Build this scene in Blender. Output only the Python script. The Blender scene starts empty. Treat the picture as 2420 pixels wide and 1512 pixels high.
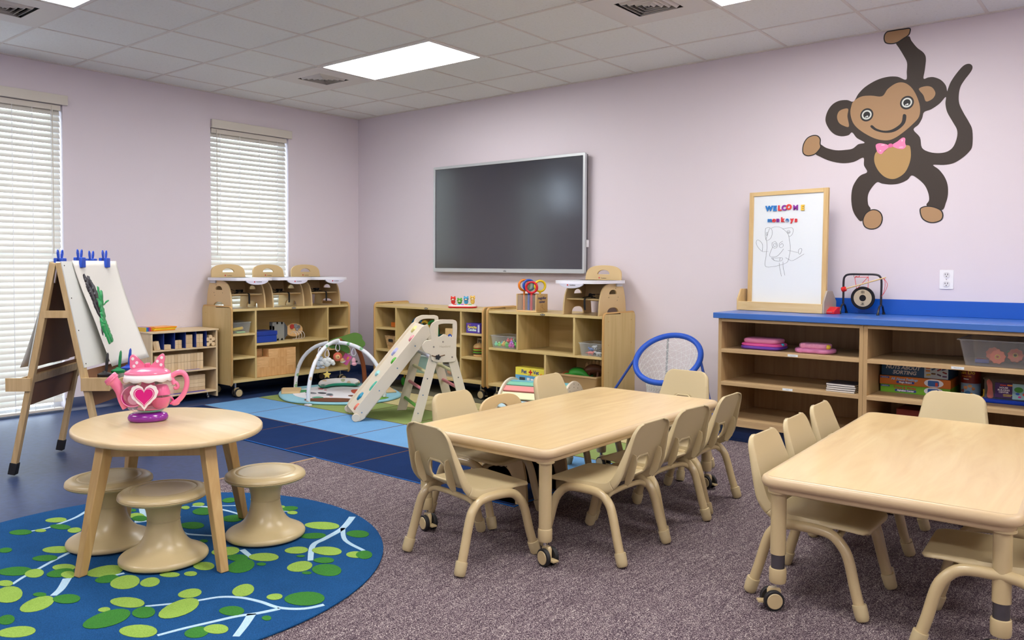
import bpy, bmesh, math, random, json
from mathutils import Vector, Matrix, Euler
random.seed(7)
SC = bpy.context.scene
COL = SC.collection
H = 2.694

# ---------------------------------------------------------------- camera, sky, lights, exposure
def make_camera():
    yaw, pitch, roll = -0.6826, -0.0306, 0.0053
    fw = Vector((math.sin(yaw)*math.cos(pitch), math.cos(yaw)*math.cos(pitch), math.sin(pitch)))
    r = Vector((math.cos(yaw), -math.sin(yaw), 0)); u = r.cross(fw)
    r2 = r*math.cos(roll)+u*math.sin(roll); u2 = -r*math.sin(roll)+u*math.cos(roll)
    cd = bpy.data.cameras.new('camera'); cam = bpy.data.objects.new('camera', cd); COL.objects.link(cam)
    m = Matrix((r2, u2, -fw)).transposed().to_4x4(); m.translation = Vector((6.6688, -5.6081, 1.159))
    cam.matrix_world = m
    cd.sensor_width = 36; cd.lens = 1899.479/2420*36; cd.shift_y = -69.95/2420; cd.clip_start = .05
    SC.camera = cam
make_camera()
W = bpy.data.worlds.new('sky'); SC.world = W; W.use_nodes = True
_bg = W.node_tree.nodes['Background']; _bg.inputs[0].default_value = (.72, .86, 1.0, 1); _bg.inputs[1].default_value = 5.5
SC.view_settings.view_transform = 'Standard'; SC.view_settings.look = 'None'
SC.view_settings.exposure = 0.32; SC.view_settings.gamma = 1.0; SC.view_settings.use_curve_mapping = False
LIGHT_POWER = 17.0          # emission of each ceiling troffer's diffuser
SC.cycles.max_bounces = 8; SC.cycles.diffuse_bounces = 4; SC.cycles.transparent_max_bounces = 16
SC.cycles.caustics_reflective = False; SC.cycles.caustics_refractive = False
SC.cycles.sample_clamp_indirect = 6.0

# ---------------------------------------------------------------- materials
def lin(h):
    h = h.lstrip('#'); v = [int(h[i:i+2], 16)/255 for i in (0, 2, 4)]
    return tuple((c/12.92 if c <= .04045 else ((c+.055)/1.055)**2.4) for c in v)+(1,)
MC = {}
def mat(name, col, rough=.5, metal=0, spec=.5, coat=0, emis=0, bump=0, bscale=200, sheen=0, trans=0):
    if name in MC: return MC[name]
    m = bpy.data.materials.new(name); m.use_nodes = True; nt = m.node_tree; b = nt.nodes['Principled BSDF']
    c = lin(col) if isinstance(col, str) else col
    b.inputs['Base Color'].default_value = c; b.inputs['Roughness'].default_value = rough
    b.inputs['Metallic'].default_value = metal; b.inputs['Specular IOR Level'].default_value = spec
    if coat: b.inputs['Coat Weight'].default_value = coat; b.inputs['Coat Roughness'].default_value = .08
    if emis: b.inputs['Emission Color'].default_value = c; b.inputs['Emission Strength'].default_value = emis
    if sheen: b.inputs['Sheen Weight'].default_value = sheen
    if bump:
        tc = nt.nodes.new('ShaderNodeTexCoord'); n = nt.nodes.new('ShaderNodeTexNoise'); n.inputs['Scale'].default_value = bscale
        bp = nt.nodes.new('ShaderNodeBump'); bp.inputs['Strength'].default_value = bump; bp.inputs['Distance'].default_value = .002
        nt.links.new(tc.outputs['Object'], n.inputs['Vector']); nt.links.new(n.outputs['Fac'], bp.inputs['Height']); nt.links.new(bp.outputs[0], b.inputs['Normal'])
    MC[name] = m; return m
def clear(name, tint='#ffffff', alpha=.15, rough=.05, refl=.35):
    """thin clear plastic or glass: mostly see-through with a glossy skin"""
    if name in MC: return MC[name]
    m = bpy.data.materials.new(name); m.use_nodes = True; nt = m.node_tree; nt.nodes.clear()
    o = nt.nodes.new('ShaderNodeOutputMaterial'); mx = nt.nodes.new('ShaderNodeMixShader'); t = nt.nodes.new('ShaderNodeBsdfTransparent')
    p = nt.nodes.new('ShaderNodeBsdfPrincipled'); p.inputs['Base Color'].default_value = lin(tint); p.inputs['Roughness'].default_value = rough
    lw = nt.nodes.new('ShaderNodeLayerWeight'); lw.inputs['Blend'].default_value = .35
    ad = nt.nodes.new('ShaderNodeMath'); ad.operation = 'MULTIPLY_ADD'; ad.inputs[1].default_value = refl; ad.inputs[2].default_value = alpha; ad.use_clamp = True
    nt.links.new(lw.outputs['Facing'], ad.inputs[0]); nt.links.new(ad.outputs[0], mx.inputs[0])
    nt.links.new(t.outputs[0], mx.inputs[1]); nt.links.new(p.outputs[0], mx.inputs[2]); nt.links.new(mx.outputs[0], o.inputs[0])
    t.inputs[0].default_value = tuple(.6+.4*c for c in lin(tint)[:3])+(1,)
    MC[name] = m; return m
def ramp(nt, stops):
    r = nt.nodes.new('ShaderNodeValToRGB'); e = r.color_ramp.elements
    while len(e) < len(stops): e.new(.5)
    for i, (p, c) in enumerate(stops): e[i].position = p; e[i].color = lin(c)
    return r
def wood(name, c1, c2, axis=0, scale=3, stretch=14, rough=.42, dist=1.2, coat=0, mid=None):
    """grain running along the given object axis"""
    if name in MC: return MC[name]
    m = bpy.data.materials.new(name); m.use_nodes = True; nt = m.node_tree; b = nt.nodes['Principled BSDF']
    tc = nt.nodes.new('ShaderNodeTexCoord'); mp = nt.nodes.new('ShaderNodeMapping'); n = nt.nodes.new('ShaderNodeTexNoise')
    s = [scale*stretch]*3; s[axis] = scale; mp.inputs['Scale'].default_value = s
    n.inputs['Scale'].default_value = 1; n.inputs['Detail'].default_value = 5; n.inputs['Distortion'].default_value = dist
    st = [(.3, c1), (.7, c2)] if not mid else [(.28, c1), (.5, mid), (.72, c2)]
    r = ramp(nt, st)
    nt.links.new(tc.outputs['Object'], mp.inputs[0]); nt.links.new(mp.outputs[0], n.inputs['Vector']); nt.links.new(n.outputs['Fac'], r.inputs[0])
    nt.links.new(r.outputs[0], b.inputs['Base Color']); b.inputs['Roughness'].default_value = rough
    if coat: b.inputs['Coat Weight'].default_value = coat; b.inputs['Coat Roughness'].default_value = .15
    MC[name] = m; return m
def carpet_mat():
    m = bpy.data.materials.new('speckled_carpet'); m.use_nodes = True; nt = m.node_tree; b = nt.nodes['Principled BSDF']; L = nt.links.new
    tc = nt.nodes.new('ShaderNodeTexCoord')
    n = nt.nodes.new('ShaderNodeTexNoise'); n.inputs['Scale'].default_value = 320; n.inputs['Detail'].default_value = 3; n.inputs['Roughness'].default_value = .7
    L(tc.outputs['Object'], n.inputs['Vector'])
    mp = nt.nodes.new('ShaderNodeMapping'); mp.inputs['Scale'].default_value = (60, 9, 1); mp.inputs['Rotation'].default_value = (0, 0, .5)
    n2 = nt.nodes.new('ShaderNodeTexNoise'); n2.inputs['Scale'].default_value = 1; n2.inputs['Detail'].default_value = 3; n2.inputs['Distortion'].default_value = 1
    L(tc.outputs['Object'], mp.inputs[0]); L(mp.outputs[0], n2.inputs['Vector'])
    a = nt.nodes.new('ShaderNodeMath'); a.operation = 'MULTIPLY_ADD'; a.inputs[1].default_value = .12; L(n2.outputs['Fac'], a.inputs[0]); L(n.outputs['Fac'], a.inputs[2])
    r = ramp(nt, [(.44, '#2b2129'), (.53, '#50424c'), (.595, '#6f5f69'), (.655, '#a79b98'), (.72, '#e0d9cf')]); L(a.outputs[0], r.inputs[0]); L(r.outputs[0], b.inputs['Base Color'])
    bp = nt.nodes.new('ShaderNodeBump'); bp.inputs['Strength'].default_value = .5; bp.inputs['Distance'].default_value = .004
    L(n.outputs['Fac'], bp.inputs['Height']); L(bp.outputs[0], b.inputs['Normal']); b.inputs['Roughness'].default_value = .95; b.inputs['Specular IOR Level'].default_value = .1
    return m
def pile(name, col, col2=None, scale=260):
    if name in MC: return MC[name]
    m = bpy.data.materials.new(name); m.use_nodes = True; nt = m.node_tree; b = nt.nodes['Principled BSDF']; L = nt.links.new
    tc = nt.nodes.new('ShaderNodeTexCoord'); n = nt.nodes.new('ShaderNodeTexNoise'); n.inputs['Scale'].default_value = scale; n.inputs['Detail'].default_value = 2
    n2 = nt.nodes.new('ShaderNodeTexNoise'); n2.inputs['Scale'].default_value = 7
    L(tc.outputs['Object'], n.inputs['Vector']); L(tc.outputs['Object'], n2.inputs['Vector'])
    a = nt.nodes.new('ShaderNodeMath'); a.operation = 'MULTIPLY_ADD'; a.inputs[1].default_value = .3; L(n2.outputs['Fac'], a.inputs[0]); L(n.outputs['Fac'], a.inputs[2])
    r = ramp(nt, [(.45, col2 or col), (.85, col)]); L(a.outputs[0], r.inputs[0]); L(r.outputs[0], b.inputs['Base Color'])
    bp = nt.nodes.new('ShaderNodeBump'); bp.inputs['Strength'].default_value = .35; bp.inputs['Distance'].default_value = .003
    L(n.outputs['Fac'], bp.inputs['Height']); L(bp.outputs[0], b.inputs['Normal']); b.inputs['Roughness'].default_value = .95; b.inputs['Specular IOR Level'].default_value = .1
    MC[name] = m; return m

# ---------------------------------------------------------------- mesh builder
def catmull(pts, seg=6, closed=False):
    P = [Vector(p) for p in pts]; n = len(P); out = []
    rng = range(n) if closed else range(n-1)
    for i in rng:
        g = (lambda k: P[k % n]) if closed else (lambda k: P[min(max(k, 0), n-1)])
        p0, p1, p2, p3 = g(i-1), g(i), g(i+1), g(i+2)
        for k in range(seg):
            t = k/seg
            out.append(.5*((2*p1)+(-p0+p2)*t+(2*p0-5*p1+4*p2-p3)*t*t+(-p0+3*p1-3*p2+p3)*t**3))
    if not closed: out.append(P[-1].copy())
    return out
def rrect(w, h, r, seg=5, cx=0, cy=0):
    out = []
    for sx, sy, a0 in ((1, 1, 0), (-1, 1, 90), (-1, -1, 180), (1, -1, 270)):
        for k in range(seg+1):
            a = math.radians(a0+90*k/seg)
            out.append((cx+sx*(w/2-r)+r*math.cos(a), cy+sy*(h/2-r)+r*math.sin(a)))
    return out
def circ(r, n=24, cx=0, cy=0, ry=None):
    return [(cx+r*math.cos(2*math.pi*k/n), cy+(ry or r)*math.sin(2*math.pi*k/n)) for k in range(n)]
def T(x=0, y=0, z=0, rx=0, ry=0, rz=0, s=1):
    return Matrix.Translation((x, y, z)) @ Euler((math.radians(rx), math.radians(ry), math.radians(rz))).to_matrix().to_4x4() @ Matrix.Scale(s, 4)
UP = Matrix(((1, 0, 0, 0), (0, 0, -1, 0), (0, 1, 0, 0), (0, 0, 0, 1)))        # prism xy -> world xz, thickness toward -y
SIDE = Matrix(((0, 0, 1, 0), (1, 0, 0, 0), (0, 1, 0, 0), (0, 0, 0, 1)))       # prism xy -> world yz, thickness toward +x
class B:
    def __init__(s): s.bm = bmesh.new(); s.mi = 0
    def _f(s, vs):
        try: f = s.bm.faces.new(vs); f.material_index = s.mi; return f
        except ValueError: return None
    def m(s, i): s.mi = i; return s
    def box(s, cx, cy, cz, sx, sy, sz, M=None):
        M = M or Matrix(); v = []
        for dz in (-1, 1):
            for dx, dy in ((-1, -1), (1, -1), (1, 1), (-1, 1)):
                v.append(s.bm.verts.new(M @ Vector((cx+dx*sx/2, cy+dy*sy/2, cz+dz*sz/2))))
        for q in ((0, 3, 2, 1), (4, 5, 6, 7), (0, 1, 5, 4), (1, 2, 6, 5), (2, 3, 7, 6), (3, 0, 4, 7)): s._f([v[i] for i in q])
        return s
    def b2(s, x0, x1, y0, y1, z0, z1, M=None): return s.box((x0+x1)/2, (y0+y1)/2, (z0+z1)/2, abs(x1-x0), abs(y1-y0), abs(z1-z0), M)
    def rings(s, rings, closed=True, cap=True):
        R = [[s.bm.verts.new(p) for p in r] for r in rings]
        for a, b in zip(R, R[1:]):
            n = len(a)
            for i in range(n if closed else n-1): s._f([a[i], a[(i+1) % n], b[(i+1) % n], b[i]])
        if cap: s._f(list(reversed(R[0]))); s._f(R[-1])
        return R
    def cyl(s, p0, p1, r0, r1=None, n=16, cap=True):
        p0, p1 = Vector(p0), Vector(p1); d = (p1-p0).normalized(); r1 = r0 if r1 is None else r1
        a = d.orthogonal().normalized(); b = d.cross(a)
        mk = lambda p, r: [p+(a*math.cos(2*math.pi*k/n)+b*math.sin(2*math.pi*k/n))*r for k in range(n)]
        s.rings([mk(p0, r0), mk(p1, r1)], True, cap); return s
    def tube(s, pts, r, n=10, closed=False, flat=1.0, up=None):
        P = [Vector(p) for p in pts]; N = len(P); rr = r if isinstance(r, (list, tuple)) else [r]*N
        tan = []
        for i in range(N):
            a = P[(i-1) % N] if (closed or i) else P[0]; b = P[(i+1) % N] if (closed or i < N-1) else P[-1]
            tan.append((b-a).normalized())
        a = Vector(up) if up else tan[0].orthogonal(); a = (a-tan[0]*a.dot(tan[0])).normalized(); rings = []
        for i in range(N):
            a = a-tan[i]*a.dot(tan[i]); a = a.normalized() if a.length > 1e-6 else tan[i].orthogonal().normalized(); b = tan[i].cross(a)
            rings.append([P[i]+a*math.cos(2*math.pi*k/n)*rr[i]*flat+b*math.sin(2*math.pi*k/n)*rr[i] for k in range(n)])
        if closed:
            R = [[s.bm.verts.new(p) for p in q] for q in rings]
            for i in range(N):
                A, Bq = R[i], R[(i+1) % N]
                for k in range(n): s._f([A[k], A[(k+1) % n], Bq[(k+1) % n], Bq[k]])
        else: s.rings(rings)
        return s
    def lathe(s, prof, n=32, M=None):
        M = M or Matrix(); rings = []
        for r, z in prof: rings.append([M @ Vector((r*math.cos(2*math.pi*k/n), r*math.sin(2*math.pi*k/n), z)) for k in range(n)])
        s.rings(rings); return s
    def ell(s, c, r, M=None, n=16, m=10):
        M = M or Matrix(); c = Vector(c); r = (r, r, r) if isinstance(r, (int, float)) else r
        rings = []
        for j in range(1, m):
            t = math.pi*j/m
            rings.append([s.bm.verts.new(M @ (c+Vector((r[0]*math.sin(t)*math.cos(2*math.pi*k/n), r[1]*math.sin(t)*math.sin(2*math.pi*k/n), -r[2]*math.cos(t))))) for k in range(n)])
        b0 = s.bm.verts.new(M @ (c-Vector((0, 0, r[2])))); t0 = s.bm.verts.new(M @ (c+Vector((0, 0, r[2]))))
        for A, Bq in zip(rings, rings[1:]):
            for k in range(n): s._f([A[k], A[(k+1) % n], Bq[(k+1) % n], Bq[k]])
        for k in range(n): s._f([b0, rings[0][(k+1) % n], rings[0][k]]); s._f([t0, rings[-1][k], rings[-1][(k+1) % n]])
        return s
    def prism(s, loops, d, M=None, fill=True):
        """outline (first loop) with holes (other loops) in xy, thickness d along z"""
        M = M or Matrix()
        if loops and not isinstance(loops[0][0], (tuple, list, Vector)): loops = [loops]
        tmp = bmesh.new(); V = []; E = []
        for L in loops:
            vs = [tmp.verts.new((p[0], p[1], 0)) for p in L]; V.append(vs)
            E += [tmp.edges.new((vs[i], vs[(i+1) % len(vs)])) for i in range(len(vs))]
        if len(loops) == 1:
            tmp.faces.new(V[0]); bmesh.ops.triangulate(tmp, faces=tmp.faces[:], ngon_method='EAR_CLIP')
        else:
            bmesh.ops.triangle_fill(tmp, use_beauty=True, use_dissolve=False, edges=E)
        tmp.verts.index_update()
        A = {}; Bt = {}
        for v in tmp.verts:
            A[v.index] = s.bm.verts.new(M @ Vector((v.co.x, v.co.y, 0))); Bt[v.index] = s.bm.verts.new(M @ Vector((v.co.x, v.co.y, d)))
        for f in tmp.faces:
            ids = [v.index for v in f.verts]
            if f.normal.z < 0: ids.reverse()
            s._f([Bt[i] for i in ids]); s._f([A[i] for i in reversed(ids)])
        for vs in V:
            ids = [v.index for v in vs]; n = len(ids)
            for i in range(n): s._f([A[ids[i]], A[ids[(i+1) % n]], Bt[ids[(i+1) % n]], Bt[ids[i]]])
        tmp.free(); return s
    def slab(s, loopfn, prof, M=None, cap=True, mats=None):
        """loopfn(inset) outlines stacked along profile [(inset, z)]"""
        M = M or Matrix(); rings = [[s.bm.verts.new(M @ Vector((x, y, z))) for x, y in loopfn(o)] for o, z in prof]
        for i, (a, b) in enumerate(zip(rings, rings[1:])):
            if mats: s.mi = mats[i]
            n = len(a)
            for k in range(n): s._f([a[k], a[(k+1) % n], b[(k+1) % n], b[k]])
        if cap:
            if mats: s.mi = mats[0]
            s._f(list(reversed(rings[0])))
            if mats: s.mi = mats[-1]
            s._f(rings[-1])
        return s
    def grid(s, G, keep=None):
        V = [[s.bm.verts.new(p) for p in row] for row in G]
        for i in range(len(G)-1):
            for j in range(len(G[0])-1):
                if keep and not keep(i, j): continue
                s._f([V[i][j], V[i][j+1], V[i+1][j+1], V[i+1][j]])
        for r in V:
            for v in r:
                if not v.link_faces: s.bm.verts.remove(v)
        return s
    def build(s, name, mats, parent=None, bevel=0, ang=35, solid=0, loc=None, rot=None, recalc=True, subsurf=0, offset=0, label=None):
        if recalc: bmesh.ops.recalc_face_normals(s.bm, faces=s.bm.faces[:])
        me = bpy.data.meshes.new(name); s.bm.to_mesh(me); s.bm.free()
        for m_ in (mats if isinstance(mats, (list, tuple)) else [mats]): me.materials.append(m_)
        me.shade_smooth(); me.set_sharp_from_angle(angle=math.radians(ang))
        o = bpy.data.objects.new(name, me); COL.objects.link(o)
        if parent: o.parent = parent
        if loc: o.location = loc
        if rot: o.rotation_euler = rot
        if solid: md = o.modifiers.new('thickness', 'SOLIDIFY'); md.thickness = solid; md.offset = offset
        if bevel: md = o.modifiers.new('edges', 'BEVEL'); md.width = bevel; md.segments = 2; md.limit_method = 'ANGLE'; md.angle_limit = math.radians(40)
        if subsurf: md = o.modifiers.new('smooth', 'SUBSURF'); md.levels = subsurf; md.render_levels = subsurf
        if label: o['label'] = label
        return o
def thing(name, label, cat, loc=(0, 0, 0), rz=0, group=None):
    o = bpy.data.objects.new(name, None); COL.objects.link(o); o.empty_display_size = .05
    o.location = loc; o.rotation_euler = (0, 0, math.radians(rz)); return tag(o, label, cat, group)
def tag(o, label, cat, group=None, kind=None):
    o['label'] = label; o['category'] = cat
    if group: o['group'] = group
    if kind: o['kind'] = kind
    return o
def struct(o): o['kind'] = 'structure'; return o
def dup(root, loc, rz=None, label=None, group=None, scale=None):
    def cp(o, par):
        c = o.copy(); COL.objects.link(c)
        if par: c.parent = par
        for ch in list(o.children):
            if ch.name in SRC or par is None or True: cp(ch, c)
        return c
    r = cp(root, None); r.location = loc
    if rz is not None: r.rotation_euler = (0, 0, math.radians(rz))
    if label: r['label'] = label
    if group: r['group'] = group
    if scale: r.scale = scale
    return r
SRC = {}
def text(s, size, m, parent=None, M=None, ext=.0004, bold=0, name='lettering', align='CENTER', space=1.0, bend=0, shear=0):
    cu = bpy.data.curves.new('t', 'FONT'); cu.body = s; cu.size = size; cu.extrude = ext; cu.offset = bold; cu.align_x = align; cu.align_y = 'CENTER'
    cu.space_character = space; cu.resolution_u = 3; cu.shear = shear
    tmp = bpy.data.objects.new('t', cu); me = bpy.data.meshes.new_from_object(tmp); bpy.data.objects.remove(tmp); bpy.data.curves.remove(cu)
    me.name = name; me.materials.clear(); me.materials.append(m)
    me.transform(M or Matrix())
    o = bpy.data.objects.new(name, me); COL.objects.link(o)
    if parent: o.parent = parent
    return o

# outlines of the painted and printed shapes, in metres
MON = json.loads('''{"body":[[5.287,2.602],[5.304,2.608],[5.36,2.636],[5.378,2.604],[5.412,2.555],[5.449,2.518],[5.464,2.48],[5.459,2.407],[5.453,2.355],[5.48,2.358],[5.512,2.355],[5.552,2.332],[5.58,2.294],[5.588,2.258],[5.593,2.273],[5.607,2.312],[5.637,2.359],[5.674,2.401],[5.704,2.409],[5.723,2.393],[5.719,2.364],[5.683,2.314],[5.661,2.274],[5.653,2.224],[5.657,2.172],[5.681,2.114],[5.711,2.055],[5.731,2.002],[5.733,1.908],[5.715,1.871],[5.678,1.836],[5.632,1.809],[5.578,1.802],[5.518,1.807],[5.551,1.776],[5.583,1.73],[5.602,1.677],[5.605,1.616],[5.594,1.564],[5.571,1.52],[5.487,1.551],[5.499,1.586],[5.494,1.63],[5.473,1.68],[5.436,1.722],[5.396,1.749],[5.37,1.722],[5.321,1.702],[5.27,1.699],[5.219,1.708],[5.187,1.718],[5.15,1.676],[5.132,1.631],[5.135,1.576],[5.15,1.538],[5.099,1.468],[5.066,1.49],[5.038,1.543],[5.027,1.618],[5.034,1.692],[5.061,1.746],[5.087,1.772],[5.125,1.79],[5.104,1.835],[5.099,1.886],[5.041,1.863],[4.969,1.859],[4.887,1.88],[4.821,1.913],[4.783,1.943],[4.81,2.0],[4.857,1.972],[4.922,1.95],[4.986,1.947],[5.031,1.952],[5.066,1.977],[5.106,1.984],[5.056,2.019],[5.025,2.059],[5.002,2.043],[4.957,2.04],[4.911,2.058],[4.874,2.098],[4.85,2.153],[4.858,2.208],[4.889,2.256],[4.935,2.279],[4.989,2.278],[5.03,2.263],[5.06,2.309],[5.103,2.35],[5.172,2.384],[5.24,2.396],[5.3,2.388],[5.351,2.362],[5.354,2.413],[5.354,2.471],[5.33,2.524],[5.304,2.572]],"hole":[[5.401,2.039],[5.429,2.068],[5.449,2.105],[5.46,2.143],[5.5,2.156],[5.547,2.186],[5.581,2.223],[5.58,2.182],[5.591,2.128],[5.623,2.064],[5.647,2.014],[5.648,1.967],[5.63,1.913],[5.599,1.885],[5.553,1.878],[5.497,1.889],[5.452,1.92],[5.439,1.987]],"hand1":[[5.368,2.686],[5.37,2.659],[5.359,2.639],[5.328,2.622],[5.295,2.605],[5.258,2.603],[5.224,2.615],[5.212,2.642],[5.216,2.673],[5.235,2.69],[5.269,2.692],[5.319,2.689]],"hand2":[[4.819,2.004],[4.823,1.98],[4.806,1.953],[4.778,1.931],[4.735,1.925],[4.704,1.942],[4.696,1.972],[4.703,2.014],[4.728,2.051],[4.766,2.066],[4.8,2.06],[4.819,2.035]],"foot1":[[5.102,1.471],[5.118,1.516],[5.153,1.54],[5.188,1.539],[5.216,1.517],[5.227,1.48],[5.217,1.44],[5.19,1.416],[5.151,1.411],[5.115,1.429]],"foot2":[[5.446,1.526],[5.459,1.545],[5.495,1.551],[5.535,1.542],[5.571,1.52],[5.582,1.486],[5.569,1.456],[5.529,1.442],[5.489,1.45],[5.458,1.477]],"face":[[5.03,2.263],[5.078,2.289],[5.139,2.288],[5.209,2.275],[5.242,2.317],[5.292,2.347],[5.338,2.345],[5.38,2.312],[5.413,2.255],[5.435,2.182],[5.432,2.12],[5.4,2.079],[5.34,2.028],[5.282,1.993],[5.231,1.987],[5.162,2.009],[5.082,2.063],[5.032,2.119],[5.012,2.186],[5.017,2.232]],"earL":[[4.997,2.218],[4.993,2.17],[5.004,2.101],[4.97,2.109],[4.939,2.133],[4.926,2.172],[4.936,2.206],[4.963,2.22]],"earR":[[5.427,2.293],[5.465,2.305],[5.501,2.294],[5.522,2.258],[5.514,2.229],[5.491,2.212],[5.468,2.211],[5.454,2.25]],"belly":[[5.172,1.903],[5.198,1.928],[5.266,1.942],[5.333,1.944],[5.374,1.942],[5.385,1.921],[5.388,1.868],[5.377,1.815],[5.353,1.768],[5.312,1.739],[5.274,1.734],[5.231,1.753],[5.192,1.797],[5.169,1.853]],"bowL":[[5.253,1.953],[5.231,1.964],[5.197,1.971],[5.176,1.962],[5.18,1.934],[5.19,1.911],[5.211,1.9],[5.232,1.921],[5.256,1.94]],"bowR":[[5.278,1.956],[5.307,1.973],[5.336,1.994],[5.353,1.988],[5.353,1.96],[5.358,1.937],[5.341,1.922],[5.308,1.928],[5.28,1.943]],"knot":[[5.255,1.96],[5.27,1.963],[5.281,1.953],[5.278,1.941],[5.262,1.937],[5.252,1.945]],"mouth":[[5.14,2.089],[5.152,2.093],[5.178,2.069],[5.221,2.051],[5.264,2.051],[5.305,2.07],[5.33,2.096],[5.337,2.14],[5.35,2.142],[5.357,2.129],[5.351,2.089],[5.322,2.056],[5.281,2.036],[5.23,2.036],[5.178,2.053],[5.148,2.075]],"eyes":[[5.116,2.165],[5.359,2.215]]}''')
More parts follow.
